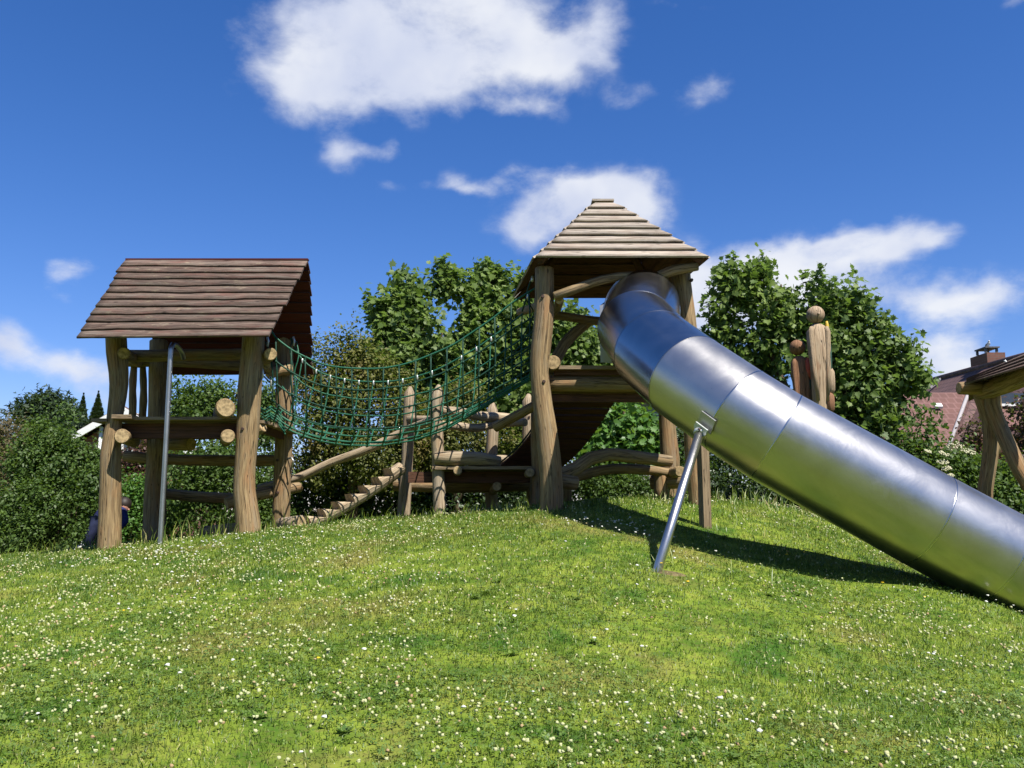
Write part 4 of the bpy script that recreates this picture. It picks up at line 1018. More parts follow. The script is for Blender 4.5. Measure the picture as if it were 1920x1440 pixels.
prr = [.125, .13, .135, .055, .06, .085, .06, .042, .04, .085, .06, .042, .04, .06, .048, .033, .03, .06, .048, .033, .03]
PRb = skinbody('person', pv, pe, prr, M['navy'], None, base)
tag(PRb, 'person in a navy jacket and dark trousers bending down behind the left post', 'person')
trs = skinbody('trousers', [pv[0], pv[5], pv[6], pv[7], pv[9], pv[10], pv[11]], [(0, 1), (1, 2), (2, 3), (0, 4), (4, 5), (5, 6)], [.135, .095, .072, .06, .095, .072, .06], M['trouser'], PRb, base)
hc = W(238, 944); 
mb = MB(); mb.ball(hc + Vector((-.03, -.02, -.05)), .088, 16, 12, sc=(.85, .95, 1.1)); mb.ball(hc + Vector((.045, -.03, -.09)), .016, 8, 6); hd = mb.build('head', M['skin'], PRb)
mb = MB(); mb.ball(hc + Vector((-.035, .0, -.01)), .106, 18, 12, sc=(.92, 1.0, 1.0)); mb.ball(hc + Vector((-.10, .01, -.07)), .06, 12, 8); mb.build('hair', M['hair'], PRb)
for i in (7, 11):
    mb = MB(); a = pv[i]; b_ = pv[i + 1]
    loft(mb, [((a.x, a.y, gzp + .14), .045, .05, 2), ((a.x, a.y, gzp + .08), .05, .06, 2), (((a.x + b_.x) / 2, (a.y + b_.y) / 2, gzp + .05), .055, .11, 2.2), (((a.x + b_.x) / 2, (a.y + b_.y) / 2, gzp + .0), .058, .125, 2.4)], 14, lump=0)
    mb.build('shoe', M['shoe'], PRb)
def hand(p, d, parent):
    p = Vector(p); d = Vector(d).normalized(); s = d.cross(Vector((0, 1, .2))).normalized(); n_v = d.cross(s)
    v = [p, p + d * .045]; e = [(0, 1)]; r = [.022, .028]
    for k in range(4):
        b_ = len(v); off = s * (k - 1.5) * .018; ln = (.06, .072, .068, .052)[k]
        v += [p + d * .07 + off, p + d * (.07 + ln * .5) + off + n_v * .008, p + d * (.07 + ln) + off + n_v * .028]; e += [(1, b_), (b_, b_ + 1), (b_ + 1, b_ + 2)]; r += [.010, .009, .0075]
    b_ = len(v); v += [p + d * .03 + s * .035, p + d * .06 + s * .05 + n_v * .01]; e += [(0, b_), (b_, b_ + 1)]; r += [.011, .008]
    return skinbody('hand', v, e, r, M['skin'], parent, p, 0, 1)
hand(pv[16], (-.2, -.1, -1), PRb); hand(pv[20], (-.2, -.1, -1), PRb)

# ================================================================ HOUSES
def quad(mb, a, b_, c, d, mi=0, tone=.5):
    a, b_, c, d = map(Vector, (a, b_, c, d)); ux = (b_ - a).normalized(); nn = (b_ - a).cross(d - a).normalized(); uy = nn.cross(ux)
    mb.face([mb.vert(p) for p in (a, b_, c, d)], [((p - a).dot(ux), (p - a).dot(uy)) for p in (a, b_, c, d)], tone, mi)
def poly(mb, ps, mi=0, tone=.5):
    ps = [Vector(p) for p in ps]; a = ps[0]; ux = (ps[1] - a).normalized(); nn = (ps[1] - a).cross(ps[-1] - a).normalized(); uy = nn.cross(ux)
    mb.face([mb.vert(p) for p in ps], [((p - a).dot(ux), (p - a).dot(uy)) for p in ps], tone, mi)
def slab(mb, ps, th, mi=0, ms=None):
    ps = [Vector(p) for p in ps]; nn = (ps[1] - ps[0]).cross(ps[2] - ps[0]).normalized()
    if nn.z < 0: ps = ps[::-1]; nn = -nn
    lo = [p - nn * th for p in ps]; poly(mb, ps, mi); poly(mb, lo[::-1], ms if ms is not None else mi)
    for k in range(len(ps)):
        k2 = (k + 1) % len(ps); quad(mb, ps[k], lo[k], lo[k2], ps[k2], ms if ms is not None else mi)
# right house: main ridge runs towards the camera, lower hipped wing in front
HR = thing('tiled_house', (14, 26, .9), 'house with pinkish red tiled roofs and a brick chimney beyond the slide on the right', 'house')
r0_, r1_ = P(1737, 717, 31), P(1925, 667, 25); r2_ = r1_ + (r1_ - r0_) * 1.6
ev = Vector((-3.2, 0, -2.6)); evr = Vector((4.2, 0, -3.4))
mb = MB(); slab(mb, [r0_, r2_, r2_ + ev, r0_ + ev], .12); mb.build('roof_slope', M['tile_dark'], HR)
mb = MB(); slab(mb, [r0_, r0_ + evr, r2_ + evr, r2_], .12); mb.build('roof_slope', M['tile_dark'], HR)
mb = MB(); mb.tube([r0_ + Vector((0, 0, .03)), r2_ + Vector((0, 0, .03))], .09, 8); mb.build('ridge_tiles', M['tile_dark'], HR)
mb = MB(); wz = (r0_ + ev).z
wl = r0_.x - 2.7; wr = r0_.x + 3.6; yb, yf = r0_.y - .2, r2_.y + .3
for a, b_ in (((wl, yb), (wr, yb)), ((wr, yb), (wr, yf)), ((wr, yf), (wl, yf)), ((wl, yf), (wl, yb))):
    quad(mb, (a[0], a[1], .5), (b_[0], b_[1], .5), (b_[0], b_[1], wz + .1), (a[0], a[1], wz + .1))
mb.build('wall', M['brick'], HR)
# wing
w0 = P(1660, 736, 24.5); w1 = P(1817, 738, 24.5); w1.z = w0.z; e0 = P(1625, 850, 22.3); e1 = P(1775, 852, 22.3); e1.z = e0.z
mb = MB(); slab(mb, [w0, w1, e1 + Vector((0, 0, 0)), e0], .10); mb.build('roof_slope', M['tile_pink'], HR)
h1 = P(1925, 852, 24.4); h1.z = e0.z; h0 = P(1912, 745, 26.6)
mb = MB(); slab(mb, [w1, P(1880, 742, 26.2), P(1905, 852, 23.0), e1], .10); mb.build('roof_slope', M['tile_dark'], HR)
mb = MB(); mb.tube([w1 + Vector((0, -.02, .05)), e1 + Vector((0, -.02, .05))], .05, 8); mb.build('hip_flashing', M['wall'], HR)
mb = MB(); slab(mb, [P(1862, 758, 21.5), P(1930, 758, 21.5), P(1930, 800, 20.7), P(1862, 800, 20.7)], .1); mb.build('roof_slope', M['tile_pink'], HR)
mb = MB(); quad(mb, (e0.x, 22.6, .5), (P(1905, 852, 23).x, 22.9, .5), (P(1905, 852, 23).x, 22.9, e0.z + .02), (e0.x, 22.6, e0.z + .02)); mb.build('wall', M['brick'], HR)
mb = MB(); c = P(1898, 748, 21.4); mb.box(c, (.32, 0, 0), (0, .04, 0), (0, 0, .14)); wn = mb.build('window', M['glass'], HR)
mb = MB(); mb.box(c + Vector((0, -.06, -.16)), (.38, 0, 0), (0, .05, 0), (0, 0, .03)); mb.build('sill', M['white'], wn)
mb = MB(); mb.box(P(1759, 761, 23.8), (.10, 0, 0), (0, .05, .05), (0, -.02, .03)); mb.build('roof_vent', M['white'], HR)
for k in range(3):
    mb = MB(); mb.box(P(1748 + k * 5, 724 - k * 5, 29.5), (.09, 0, .06), (0, .05, 0), (0, 0, .035)); mb.build('roof_repair', M['wall'], HR)
cb = P(1858, 680, 27.2)
mb = MB()
def bbox(mb, x0, x1, y0, y1, z0, z1, mi=0):
    quad(mb, (x0, y0, z0), (x1, y0, z0), (x1, y0, z1), (x0, y0, z1), mi); quad(mb, (x1, y0, z0), (x1, y1, z0), (x1, y1, z1), (x1, y0, z1), mi)
    quad(mb, (x1, y1, z0), (x0, y1, z0), (x0, y1, z1), (x1, y1, z1), mi); quad(mb, (x0, y1, z0), (x0, y0, z0), (x0, y0, z1), (x0, y1, z1), mi)
    quad(mb, (x0, y0, z1), (x1, y0, z1), (x1, y1, z1), (x0, y1, z1), mi); quad(mb, (x0, y1, z0), (x1, y1, z0), (x1, y0, z0), (x0, y0, z0), mi)
zt_ = P(1858, 664, 27.2).z
bbox(mb, cb.x - .27, cb.x + .30, 26.9, 27.9, zt_ - 1.6, zt_); ch = mb.build('chimney', M['chimney_brick'], HR)
mb = MB(); bbox(mb, cb.x - .33, cb.x + .12, 26.84, 27.5, zt_ + .14, zt_ + .18)
for dx in (-.28, .06):
    for dy in (26.9, 27.4): bbox(mb, cb.x + dx - .03, cb.x + dx + .03, dy, dy + .06, zt_ + .001, zt_ + .141)
mb.build('chimney_cap', M['lead'], ch)
# gull on the chimney
gp = Vector((cb.x - .10, 27.1, zt_ + .18))
gv = [gp + Vector((v[1], v[0], v[2])) * .72 for v in ((0, 0, .15), (-.06, 0, .20), (-.09, 0, .26), (-.10, 0, .30), (-.15, 0, .295), (.09, 0, .10), (.18, 0, .04), (.01, .025, .07), (.01, .025, .002), (.01, -.025, .07), (.01, -.025, .002), (-.02, .025, .0), (-.02, -.025, .0))]
gull = skinbody('gull', gv, [(0, 1), (1, 2), (2, 3), (3, 4), (0, 5), (5, 6), (0, 7), (7, 8), (0, 9), (9, 10), (8, 11), (10, 12)], [.055, .044, .03, .031, .009, .037, .012, .009, .006, .009, .006, .006, .006], M['gull'], None, gp)
tag(gull, 'white gull perched on the brick chimney', 'bird')
for s in (-1, 1):
    mb = MB(); loft(mb, [(gp + Vector((s * .05, -.035, .145)), .008, .014, 2), (gp + Vector((s * .055, .015, .108)), .010, .05, 2), (gp + Vector((s * .036, .086, .06)), .007, .036, 2), (gp + Vector((s * .015, .144, .032)), .004, .008, 2)], 10, lump=0)
    mb.build('wing', M['gullgrey'], gull)
# left house: white bargeboards on a red brick gable
HL = thing('gabled_house', (-10, 22, .9), 'red brick gabled house with white bargeboards behind the left hedge', 'house')
ap = P(238, 766, 21); el_ = P(100, 845, 21); er_ = P(372, 850, 21); back = Vector((-1.5, 7, 0))
mb = MB(); poly(mb, [(el_.x + .3, 21.02, .4), (er_.x - .3, 21.02, .4), (er_.x - .3, 21.02, er_.z), (ap.x, 21.02, ap.z - .1), (el_.x + .3, 21.02, el_.z)])
for sx in (el_.x + .3, er_.x - .3):
    quad(mb, (sx, 21.02, .4), (sx + back.x, 28, .4), (sx + back.x, 28, el_.z), (sx, 21.02, el_.z))
poly(mb, [(el_.x + .3 + back.x, 28, .4), (er_.x - .3 + back.x, 28, .4), (er_.x - .3 + back.x, 28, er_.z), (ap.x + back.x, 28, ap.z - .1), (el_.x + .3 + back.x, 28, el_.z)])
mb.build('wall', M['brick'], HL)
for e in (el_, er_):
    a_, b_ = ap + Vector((0, -.25, .06)), e + Vector((0, -.25, .06))
    mb = MB(); slab(mb, [a_, b_, b_ + back, a_ + back], .1); mb.build('roof_slope', M['tile_dark'], HL)
    mb = MB(); d = (b_ - a_).normalized(); nv = Vector((-d.z, 0, d.x)); nv = -nv if nv.z > 0 else nv
    mb.box((a_ + b_) / 2 + nv * .10 + Vector((0, -.03, 0)), (b_ - a_) / 2, (0, .02, 0), nv * .075); mb.build('bargeboard', M['white'], HL)
c = P(232, 812, 20.98); mb = MB(); mb.box(c, (.30, 0, 0), (0, .02, 0), (0, 0, .42)); wn = mb.build('window', M['glass'], HL)
mb = MB()
for dx in (-.31, 0, .31): mb.box(c + Vector((dx, -.03, 0)), (.03, 0, 0), (0, .02, 0), (0, 0, .46))
mb.box(c + Vector((0, -.031, .44)), (.34, 0, 0), (0, .02, 0), (0, 0, .03)); mb.box(c + Vector((0, -.031, -.44)), (.34, 0, 0), (0, .03, 0), (0, 0, .03)); mb.build('frame', M['white'], wn)
mb = MB(); mb.tube([P(190, 800, 20.9), P(190, 800, 20.9) + Vector((0, 0, -2.2))], .045, 8); mb.build('downpipe', M['white'], HL)
# grey house glimpsed behind the leaves under the right tower
HG = thing('garden_building', (2.6, 20.5, .9), 'pale grey building with small windows glimpsed through leaves under the right tower', 'building')
a = P(1120, 735, 20); mb = MB(); bbox(mb, a.x, a.x + 2.0, 20, 24, .4, P(1120, 745, 20).z); mb.build('wall', M['wall'], HG)
mb = MB(); zz_ = P(1120, 745, 20).z; slab(mb, [(a.x - .2, 19.7, zz_), (a.x + 2.2, 19.7, zz_), (a.x + 2.2, 24.2, zz_ + .35), (a.x - .2, 24.2, zz_ + .35)], .08); mb.build('roof', M['lead'], HG)
for (x0, y0, x1, y1) in ((1160, 750, 1182, 768), (1168, 782, 1190, 806)):
    p0, p1 = P(x0, y0, 19.97), P(x1, y1, 19.97); c = (p0 + p1) / 2
    mb = MB(); mb.box(c, (abs(p1.x - p0.x) / 2, 0, 0), (0, .02, 0), (0, 0, abs(p0.z - p1.z) / 2)); wn = mb.build('window', M['glass'], HG)
    mb = MB()
    for s in (-1, 1):
        mb.box(c + Vector((0, -.03, s * abs(p0.z - p1.z) / 2)), (abs(p1.x - p0.x) / 2 + .03, 0, 0), (0, .015, 0), (0, 0, .025))
        mb.box(c + Vector((s * abs(p1.x - p0.x) / 2, -.028, 0)), (.025, 0, 0), (0, .012, 0), (0, 0, abs(p0.z - p1.z) / 2 - .026))
    mb.build('frame', M['frame'], wn)
# ================================================================ TREES, SHRUBS
def maple():
    o = [(0, 0), (.16, .05), (.40, -.02), (.34, .20), (.56, .40), (.36, .44), (.34, .66), (.17, .62), (0, 1.0)]
    v = [(x, y, 0.12 * abs(x) * 1.0 - .10 * y * y) for x, y in o] + [(-x, y, 0.12 * abs(x) - .10 * y * y) for x, y in o[1:-1]]
    right = list(range(0, 9)); left = [0, 8] + list(range(15, 8, -1))
    return np.array(v), [right, left]
def oval(wd=.30):
    v = [(0, 0, 0), (wd, .45, .06), (0, 1, -.12), (-wd, .45, .06), (0, .5, -.02)]
    return np.array(v), [(0, 1, 2, 4), (0, 4, 2, 3)]
def sprig():
    # small spray of three narrow leaves
    v = []; f = []
    for k, (dx, dy, a) in enumerate(((0, 0, 0), (.02, .2, .9), (-.02, .3, -.9))):
        c, s = math.cos(a), math.sin(a)
        for (x, y, z) in ((0, 0, 0), (.13, .35, .03), (0, .75, -.06), (-.13, .35, .03)):
            v.append((dx + x * c + y * s, dy - x * s + y * c, z))
        f.append((4 * k, 4 * k + 1, 4 * k + 2, 4 * k + 3))
    return np.array(v), f
SH_ = {'maple': maple(), 'oval': oval(), 'sprig': sprig(), 'narrow': oval(.13)}
def leaves(name, blobs, n, size, mat, parent, seed, shape='oval', per=9, spread=.10, gap=.42, gf=2.2, shell=.55, up=.55, org=None, zmin=None, shoots=0, shoot_len=.5):
    """blobs: (centre, (rx,ry,rz), weight); leaves sit in small clusters so that light and gaps fall between them"""
    rg = np.random.default_rng(seed); vol = np.array([b[1][0] * b[1][1] * b[1][2] for b in blobs]) ** .66 * np.array([b[2] if len(b) > 2 else 1 for b in blobs])
    nc = max(1, n // per); want = int(nc * 2.2); bi = rg.choice(len(blobs), want, p=vol / vol.sum())
    C = np.array([list(b[0]) for b in blobs])[bi]; RAD = np.array([list(b[1]) for b in blobs])[bi]
    d = rg.normal(size=(want, 3)); d /= np.linalg.norm(d, axis=1)[:, None]
    r = shell + (1 - shell) * rg.random(want) ** .7; r = np.where(rg.random(want) < .22, rg.random(want) ** .5 * shell, r)
    bumpy = 0.80 + .42 * fbm(d * 2.2 + bi[:, None] * 3.1, seed, 2)
    cp_ = C + d * RAD * (r * bumpy)[:, None]
    keep = fbm(cp_ * gf, seed + 5, 2) > gap - .04
    cp_, d = cp_[keep][:nc], d[keep][:nc]; nc = len(cp_)
    if shoots:
        us = (d[:, 2] > .05) & (rg.random(nc) < shoots); bs, ds = cp_[us], d[us] * .4 + np.array([0, 0, .9]) + rg.normal(size=(us.sum(), 3)) * .3
        ln = (.35 + .65 * rg.random(len(bs))) * shoot_len
        ext = [bs + ds * (ln * q)[:, None] for q in (.33, .66, 1.0)]; cp_ = np.concatenate([cp_] + ext); d = np.concatenate([d] + [ds / np.linalg.norm(ds, axis=1)[:, None]] * 3); nc = len(cp_)
    sp_ = np.full(nc, spread)
    if shoots: sp_[nc - 3 * len(bs):] = spread * .5
    L = np.repeat(cp_, per, 0) + rg.normal(size=(nc * per, 3)) * np.repeat(sp_, per)[:, None]
    if zmin is not None: k_ = L[:, 2] > zmin; 
    else: k_ = np.ones(len(L), bool)
    D = np.repeat(d, per, 0)[k_]; L = L[k_]; N = len(L)
    nm = D * .6 + rg.normal(size=(N, 3)) * .62; nm[:, 2] += up; nm /= np.linalg.norm(nm, axis=1)[:, None]
    ax = rg.normal(size=(N, 3)) + D * .7; ax[:, 2] -= .35; ax -= nm * (ax * nm).sum(1)[:, None]; ax /= np.linalg.norm(ax, axis=1)[:, None]
    sd = np.cross(ax, nm); sz = size * (.55 + .75 * rg.random(N))
    T_, F_ = SH_[shape]
    V = L[:, None, :] + sz[:, None, None] * (T_[None, :, 0:1] * sd[:, None, :] + T_[None, :, 1:2] * ax[:, None, :] + T_[None, :, 2:3] * nm[:, None, :])
    tint = np.clip(.65 * rg.random(N) + .55 * fbm(L * 1.4, seed + 9, 2) - .12, 0, 1)
    return bulk(name, V.reshape(-1, 3), F_, len(T_), mat, parent, tint, org=org if org is not None else (0, 0, 0))
def blob(px, py, r, Y, asp=1.0, dep=.85, w_=1.0):
    c = P(px, py, Y); k = Y / F * .91; return (c, (r * k, r * k * dep, r * k * asp), w_)
def plant(name, label, cat, base, blobs, n, size, mat, seed, shape='oval', trunk=.12, limbs=7, group=None, crown='crown', stem='trunk', fork=.42, **kw):
    base = onG(Vector(base), -.05); root = thing(name, base, label, cat, group)
    lv = leaves(crown, blobs, n, size, M[mat] if isinstance(mat, str) else mat, root, seed, shape, org=tuple(base), **kw)
    mb = MB(); top_ = max(b[0].z for b in blobs); cx_ = sum((b[0] for b in blobs), Vector()) / len(blobs)
    tp = Vector((lin(base.x, cx_.x, .8), lin(base.y, cx_.y, .8), lin(base.z, top_, .8))); fk = base.lerp(tp, fork)
    mb.tube([base, base.lerp(fk, .5) + Vector((.04, 0, 0)), fk, fk.lerp(tp, .5) + Vector((-.06, .02, 0)), tp], [trunk, trunk * .85, trunk * .7, trunk * .4, trunk * .1], 9, step=.3, lump=.2, seed=seed)
    rg = random.Random(seed)
    for b in sorted(blobs, key=lambda b: -b[1][0])[:limbs]:
        s = base.lerp(tp, fork * rg.uniform(.7, 1.3)); e = b[0] + Vector((0, 0, b[1][2] * .35)); m_ = s.lerp(e, .5) + Vector((0, 0, -.1 * (e - s).length))
        mb.tube([s, m_, e], [trunk * .5, trunk * .32, trunk * .08], 7, step=.25, lump=.2, seed=seed)
        for q in range(4):
            dv = Vector((rg.gauss(0, 1), rg.gauss(0, 1), rg.gauss(.3, 1))).normalized(); st_ = m_.lerp(e, rg.random())
            mb.tube([st_, st_ + Vector((dv.x * b[1][0], dv.y * b[1][1], dv.z * b[1][2])) * .8], [trunk * .16, trunk * .04], 5, caps=False)
    mb.build(stem, M['bark'], root)
    return root
# --- sycamores
plant('sycamore_tree', 'leafy sycamore rising above the rope bridge, left of the two centre sycamores', 'tree', P(790, 900, 15.6),
      [blob(*q) for q in ((745, 600, 42, 15.2), (722, 640, 30, 15.2), (765, 540, 30, 15.3), (712, 590, 16, 15.2), (790, 590, 60, 15.6), (840, 545, 38, 15.6), (830, 640, 75, 15.4), (760, 680, 60, 15.2), (835, 740, 70, 15.4), (760, 515, 15, 15.3), (848, 514, 14, 15.6), (825, 525, 20, 15.6), (872, 565, 34, 15.7), (868, 610, 50, 15.6), (790, 810, 60, 15.5), (710, 690, 36, 15.0))],
      11500, .118, 'sycamore', 21, 'maple', .16, spread=.11, gap=.47, gf=1.7, shoots=.10, shoot_len=.34, group='sycamore trees behind the play towers')
plant('sycamore_tree', 'wide leafy sycamore directly behind the pyramid roofed tower', 'tree', P(980, 900, 16.5),
      [blob(*q) for q in ((905, 560, 45, 16), (912, 520, 18, 16), (950, 545, 38, 16), (985, 580, 60, 16.2), (940, 620, 70, 16), (1010, 660, 75, 16.2), (905, 680, 70, 16), (1065, 650, 55, 16.2), (1105, 660, 36, 16.2), (960, 740, 80, 16), (1060, 740, 70, 16), (1000, 810, 80, 16), (1075, 600, 22, 16.2), (1160, 700, 55, 16.3))],
      13000, .12, 'sycamore', 22, 'maple', .18, spread=.14, gap=.43, gf=1.7, shoots=.08, shoot_len=.34, group='sycamore trees behind the play towers')
plant('sycamore_tree', 'tall open crowned sycamore behind the two carved figures', 'tree', P(1530, 930, 14.5),
      [blob(*q) for q in ((1478, 505, 32, 14.2), (1487, 482, 14, 14.2), (1378, 532, 32, 14.2), (1362, 515, 16, 14.2), (1425, 520, 34, 14.2), (1400, 560, 45, 14.3), (1355, 560, 20, 14.2), (1450, 590, 55, 14.4), (1350, 615, 26, 14.3), (1395, 640, 50, 14.4), (1545, 550, 32, 14.2), (1575, 575, 45, 14.4), (1612, 575, 26, 14.2), (1560, 640, 62, 14.4), (1625, 630, 42, 14.3), (1655, 610, 16, 14.2), (1640, 690, 50, 14.3), (1690, 655, 26, 14.2), (1700, 710, 38, 14.2), (1600, 730, 75, 14.4), (1480, 680, 80, 14.6), (1518, 565, 34, 14.4), (1505, 610, 55, 14.5), (1465, 545, 40, 14.4), (1650, 775, 50, 14.3), (1580, 820, 80, 14.4), (1680, 830, 25, 14.3), (1400, 700, 50, 14.6))],
      15500, .108, 'sycamore', 23, 'maple', .15, spread=.10, gap=.505, gf=2.0, limbs=14, shoots=.10, shoot_len=.32, group='sycamore trees behind the play towers')
plant('sycamore_tree', 'low bright green leafy tree seen below the right tower deck', 'tree', P(1170, 930, 14.2),
      [blob(*q) for q in ((1160, 790, 40, 14.2), (1120, 840, 45, 14.2), (1195, 800, 38, 14.4), (1220, 850, 45, 14.2), (1320, 640, 22, 14.6), (1150, 860, 50, 14.2), (1100, 760, 40, 14.6))],
      3600, .11, 'brightleaf', 24, 'maple', .08, spread=.12, gap=.42, gf=2.2)
# --- olive / brown-green mass in the middle
plant('shrub', 'tall olive and brown tinged shrub seen through the rope bridge', 'shrub', P(660, 950, 13.9),
      [blob(*q) for q in ((605, 655, 30, 13.8), (625, 690, 45, 13.8), (670, 665, 36, 13.8), (590, 740, 45, 13.8), (700, 700, 42, 13.9), (735, 725, 40, 13.9), (650, 745, 60, 13.7), (715, 790, 60, 13.8), (610, 810, 55, 13.7), (680, 850, 70, 13.7), (770, 800, 50, 13.9), (660, 635, 12, 13.8), (640, 622, 8, 13.8), (570, 700, 28, 13.9), (600, 870, 50, 13.8))],
      26000, .062, 'olive', 31, 'oval', .09, spread=.09, gap=.41, gf=2.3, shoots=.05, shoot_len=.35)
plant('shrub', 'rounded olive shrub between the pointed posts of the low platform', 'shrub', P(860, 950, 14.0),
      [blob(*q) for q in ((850, 830, 50, 13.9), (800, 850, 45, 13.9), (900, 830, 45, 14), (870, 760, 45, 14.2), (950, 850, 45, 14), (820, 780, 40, 14.2), (740, 880, 45, 13.9))],
      16000, .062, 'olive', 32, 'oval', .07, spread=.09, gap=.41, gf=2.3, shoots=.05, shoot_len=.35)
# --- behind the left tower
plant('tree', 'round green tree framed inside the left tower', 'tree', P(380, 950, 16),
      [blob(*q) for q in ((350, 740, 34, 15.8), (400, 750, 40, 15.8), (445, 745, 34, 15.9), (370, 790, 50, 15.7), (430, 800, 50, 15.8), (470, 780, 40, 15.8), (330, 780, 30, 15.8), (500, 740, 35, 15.8), (510, 800, 45, 15.8))],
      15000, .07, 'shrubleaf', 41, 'oval', .12, spread=.12, gap=.44, gf=2.4)
plant('shrub', 'dark shrub in shade behind the lower rails of the left tower', 'shrub', P(400, 1000, 13.6),
      [blob(*q) for q in ((350, 880, 45, 13.6), (400, 870, 50, 13.6), (460, 880, 50, 13.6), (370, 940, 60, 13.5), (440, 940, 60, 13.5), (510, 900, 50, 13.6), (500, 960, 50, 13.5))],
      14000, .06, 'shrubleaf', 42, 'oval', .06, spread=.10, gap=.43)
plant('shrub', 'fresh green shrub between the left tower posts beside the bending person', 'shrub', P(265, 1010, 14.2),
      [blob(*q) for q in ((255, 925, 32, 14.2), (300, 920, 34, 14.2), (240, 970, 36, 14.2), (290, 980, 45, 14.1), (330, 960, 40, 14.1), (225, 1000, 30, 14.1))],
      9500, .062, 'brightleaf', 43, 'oval', .05, spread=.09, gap=.42)
plant('shrub', 'dark copper leaved shrub against the brick gable', 'shrub', P(265, 980, 15.5),
      [blob(*q) for q in ((250, 865, 30, 15.4), (285, 850, 26, 15.4), (240, 900, 30, 15.4), (280, 900, 36, 15.4), (262, 838, 14, 15.4))],
      7000, .06, 'redleaf', 44, 'oval', .06, spread=.09, gap=.42)
# --- dark hedge behind everything
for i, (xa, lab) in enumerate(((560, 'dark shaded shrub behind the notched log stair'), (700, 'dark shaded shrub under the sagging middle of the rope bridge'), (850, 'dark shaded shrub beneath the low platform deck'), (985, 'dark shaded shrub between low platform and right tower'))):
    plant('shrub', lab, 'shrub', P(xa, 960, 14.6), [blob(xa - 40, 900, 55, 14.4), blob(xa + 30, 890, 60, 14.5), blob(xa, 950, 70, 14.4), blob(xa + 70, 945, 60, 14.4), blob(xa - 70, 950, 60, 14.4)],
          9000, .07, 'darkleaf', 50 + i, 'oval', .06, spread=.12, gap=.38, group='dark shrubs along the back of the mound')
for i, (xa, ya, lab) in enumerate(((1120, 905, 'low small leaved shrub under the curved balance logs'), (1215, 915, 'low small leaved shrub in front of the rear right tower post'))):
    plant('shrub', lab, 'shrub', P(xa, 945, 12.6), [blob(xa - 20, ya, 26, 12.6), blob(xa + 25, ya - 4, 28, 12.6), blob(xa + 5, ya + 18, 32, 12.5), blob(xa + 50, ya + 14, 24, 12.6), blob(xa - 45, ya + 16, 24, 12.6)],
          6500, .05, 'shrubleaf', 56 + i, 'oval', .035, spread=.07, gap=.42, group='low shrubs behind the balance logs')
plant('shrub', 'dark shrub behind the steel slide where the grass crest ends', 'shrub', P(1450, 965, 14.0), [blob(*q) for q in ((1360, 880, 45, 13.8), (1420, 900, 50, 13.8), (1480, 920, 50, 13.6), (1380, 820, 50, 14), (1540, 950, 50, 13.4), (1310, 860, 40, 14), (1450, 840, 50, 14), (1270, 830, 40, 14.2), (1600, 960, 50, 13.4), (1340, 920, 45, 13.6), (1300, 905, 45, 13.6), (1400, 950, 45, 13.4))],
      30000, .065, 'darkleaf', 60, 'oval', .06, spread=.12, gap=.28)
# --- right side bushes
el_t = plant('elder_shrub', 'elder shrub with flat cream flower heads beside the upper edge of the slide', 'shrub', P(1790, 980, 12.8),
      [blob(*q) for q in ((1728, 830, 20, 12.8), (1740, 880, 42, 12.7), (1790, 870, 32, 12.7), (1830, 895, 42, 12.7), (1785, 910, 60, 12.6), (1860, 940, 60, 12.6), (1740, 800, 14, 12.8), (1700, 850, 28, 12.8), (1890, 900, 40, 12.7), (1730, 780, 10, 12.8), (1930, 960, 60, 12.6))],
      15000, .075, 'shrubleaf', 61, 'oval', .05, spread=.10, gap=.42)
for (a, b_, r) in ((1790, 838, 16), (1815, 848, 14), (1770, 852, 9), (1768, 868, 11), (1775, 880, 9), (1782, 892, 7), (1740, 848, 7)):
    mb = MB(); c = P(a, b_, 12.1); rg = random.Random(a)
    for k in range(34):
        th = rg.random() * 6.28; q = rg.random() ** .5 * r * 12.1 / F
        mb.ball(c + Vector((math.cos(th) * q, math.sin(th) * q * .6, math.sin(th) * q * .42 + .02 * rg.random() + math.cos(th) * q * .2 * (a % 3 - 1))), .010 + .006 * rg.random(), 5, 3)
    mb.build('flower_head', M['petal'], el_t)
plant('shrub', 'dark coppery green shrub behind the right edge log frame', 'shrub', P(1890, 980, 14.5),
      [blob(*q) for q in ((1840, 815, 30, 14.4), (1870, 850, 45, 14.4), (1905, 800, 36, 14.4), (1930, 850, 60, 14.3), (1820, 850, 30, 14.4), (1900, 910, 60, 14.3), (1912, 765, 20, 14.4), (1960, 790, 50, 14.3), (2020, 860, 80, 14.3))],
      14000, .07, 'redleaf', 62, 'oval', .07, spread=.10, gap=.42)
plant('shrub', 'green shrub on the far right behind the log frame legs', 'shrub', P(1950, 1000, 12.9),
      [blob(*q) for q in ((1915, 930, 35, 12.8), (1950, 900, 50, 12.8), (1900, 970, 40, 12.6), (2000, 960, 70, 12.7))],
      7000, .065, 'shrubleaf', 63, 'oval', .05, spread=.10, gap=.42)
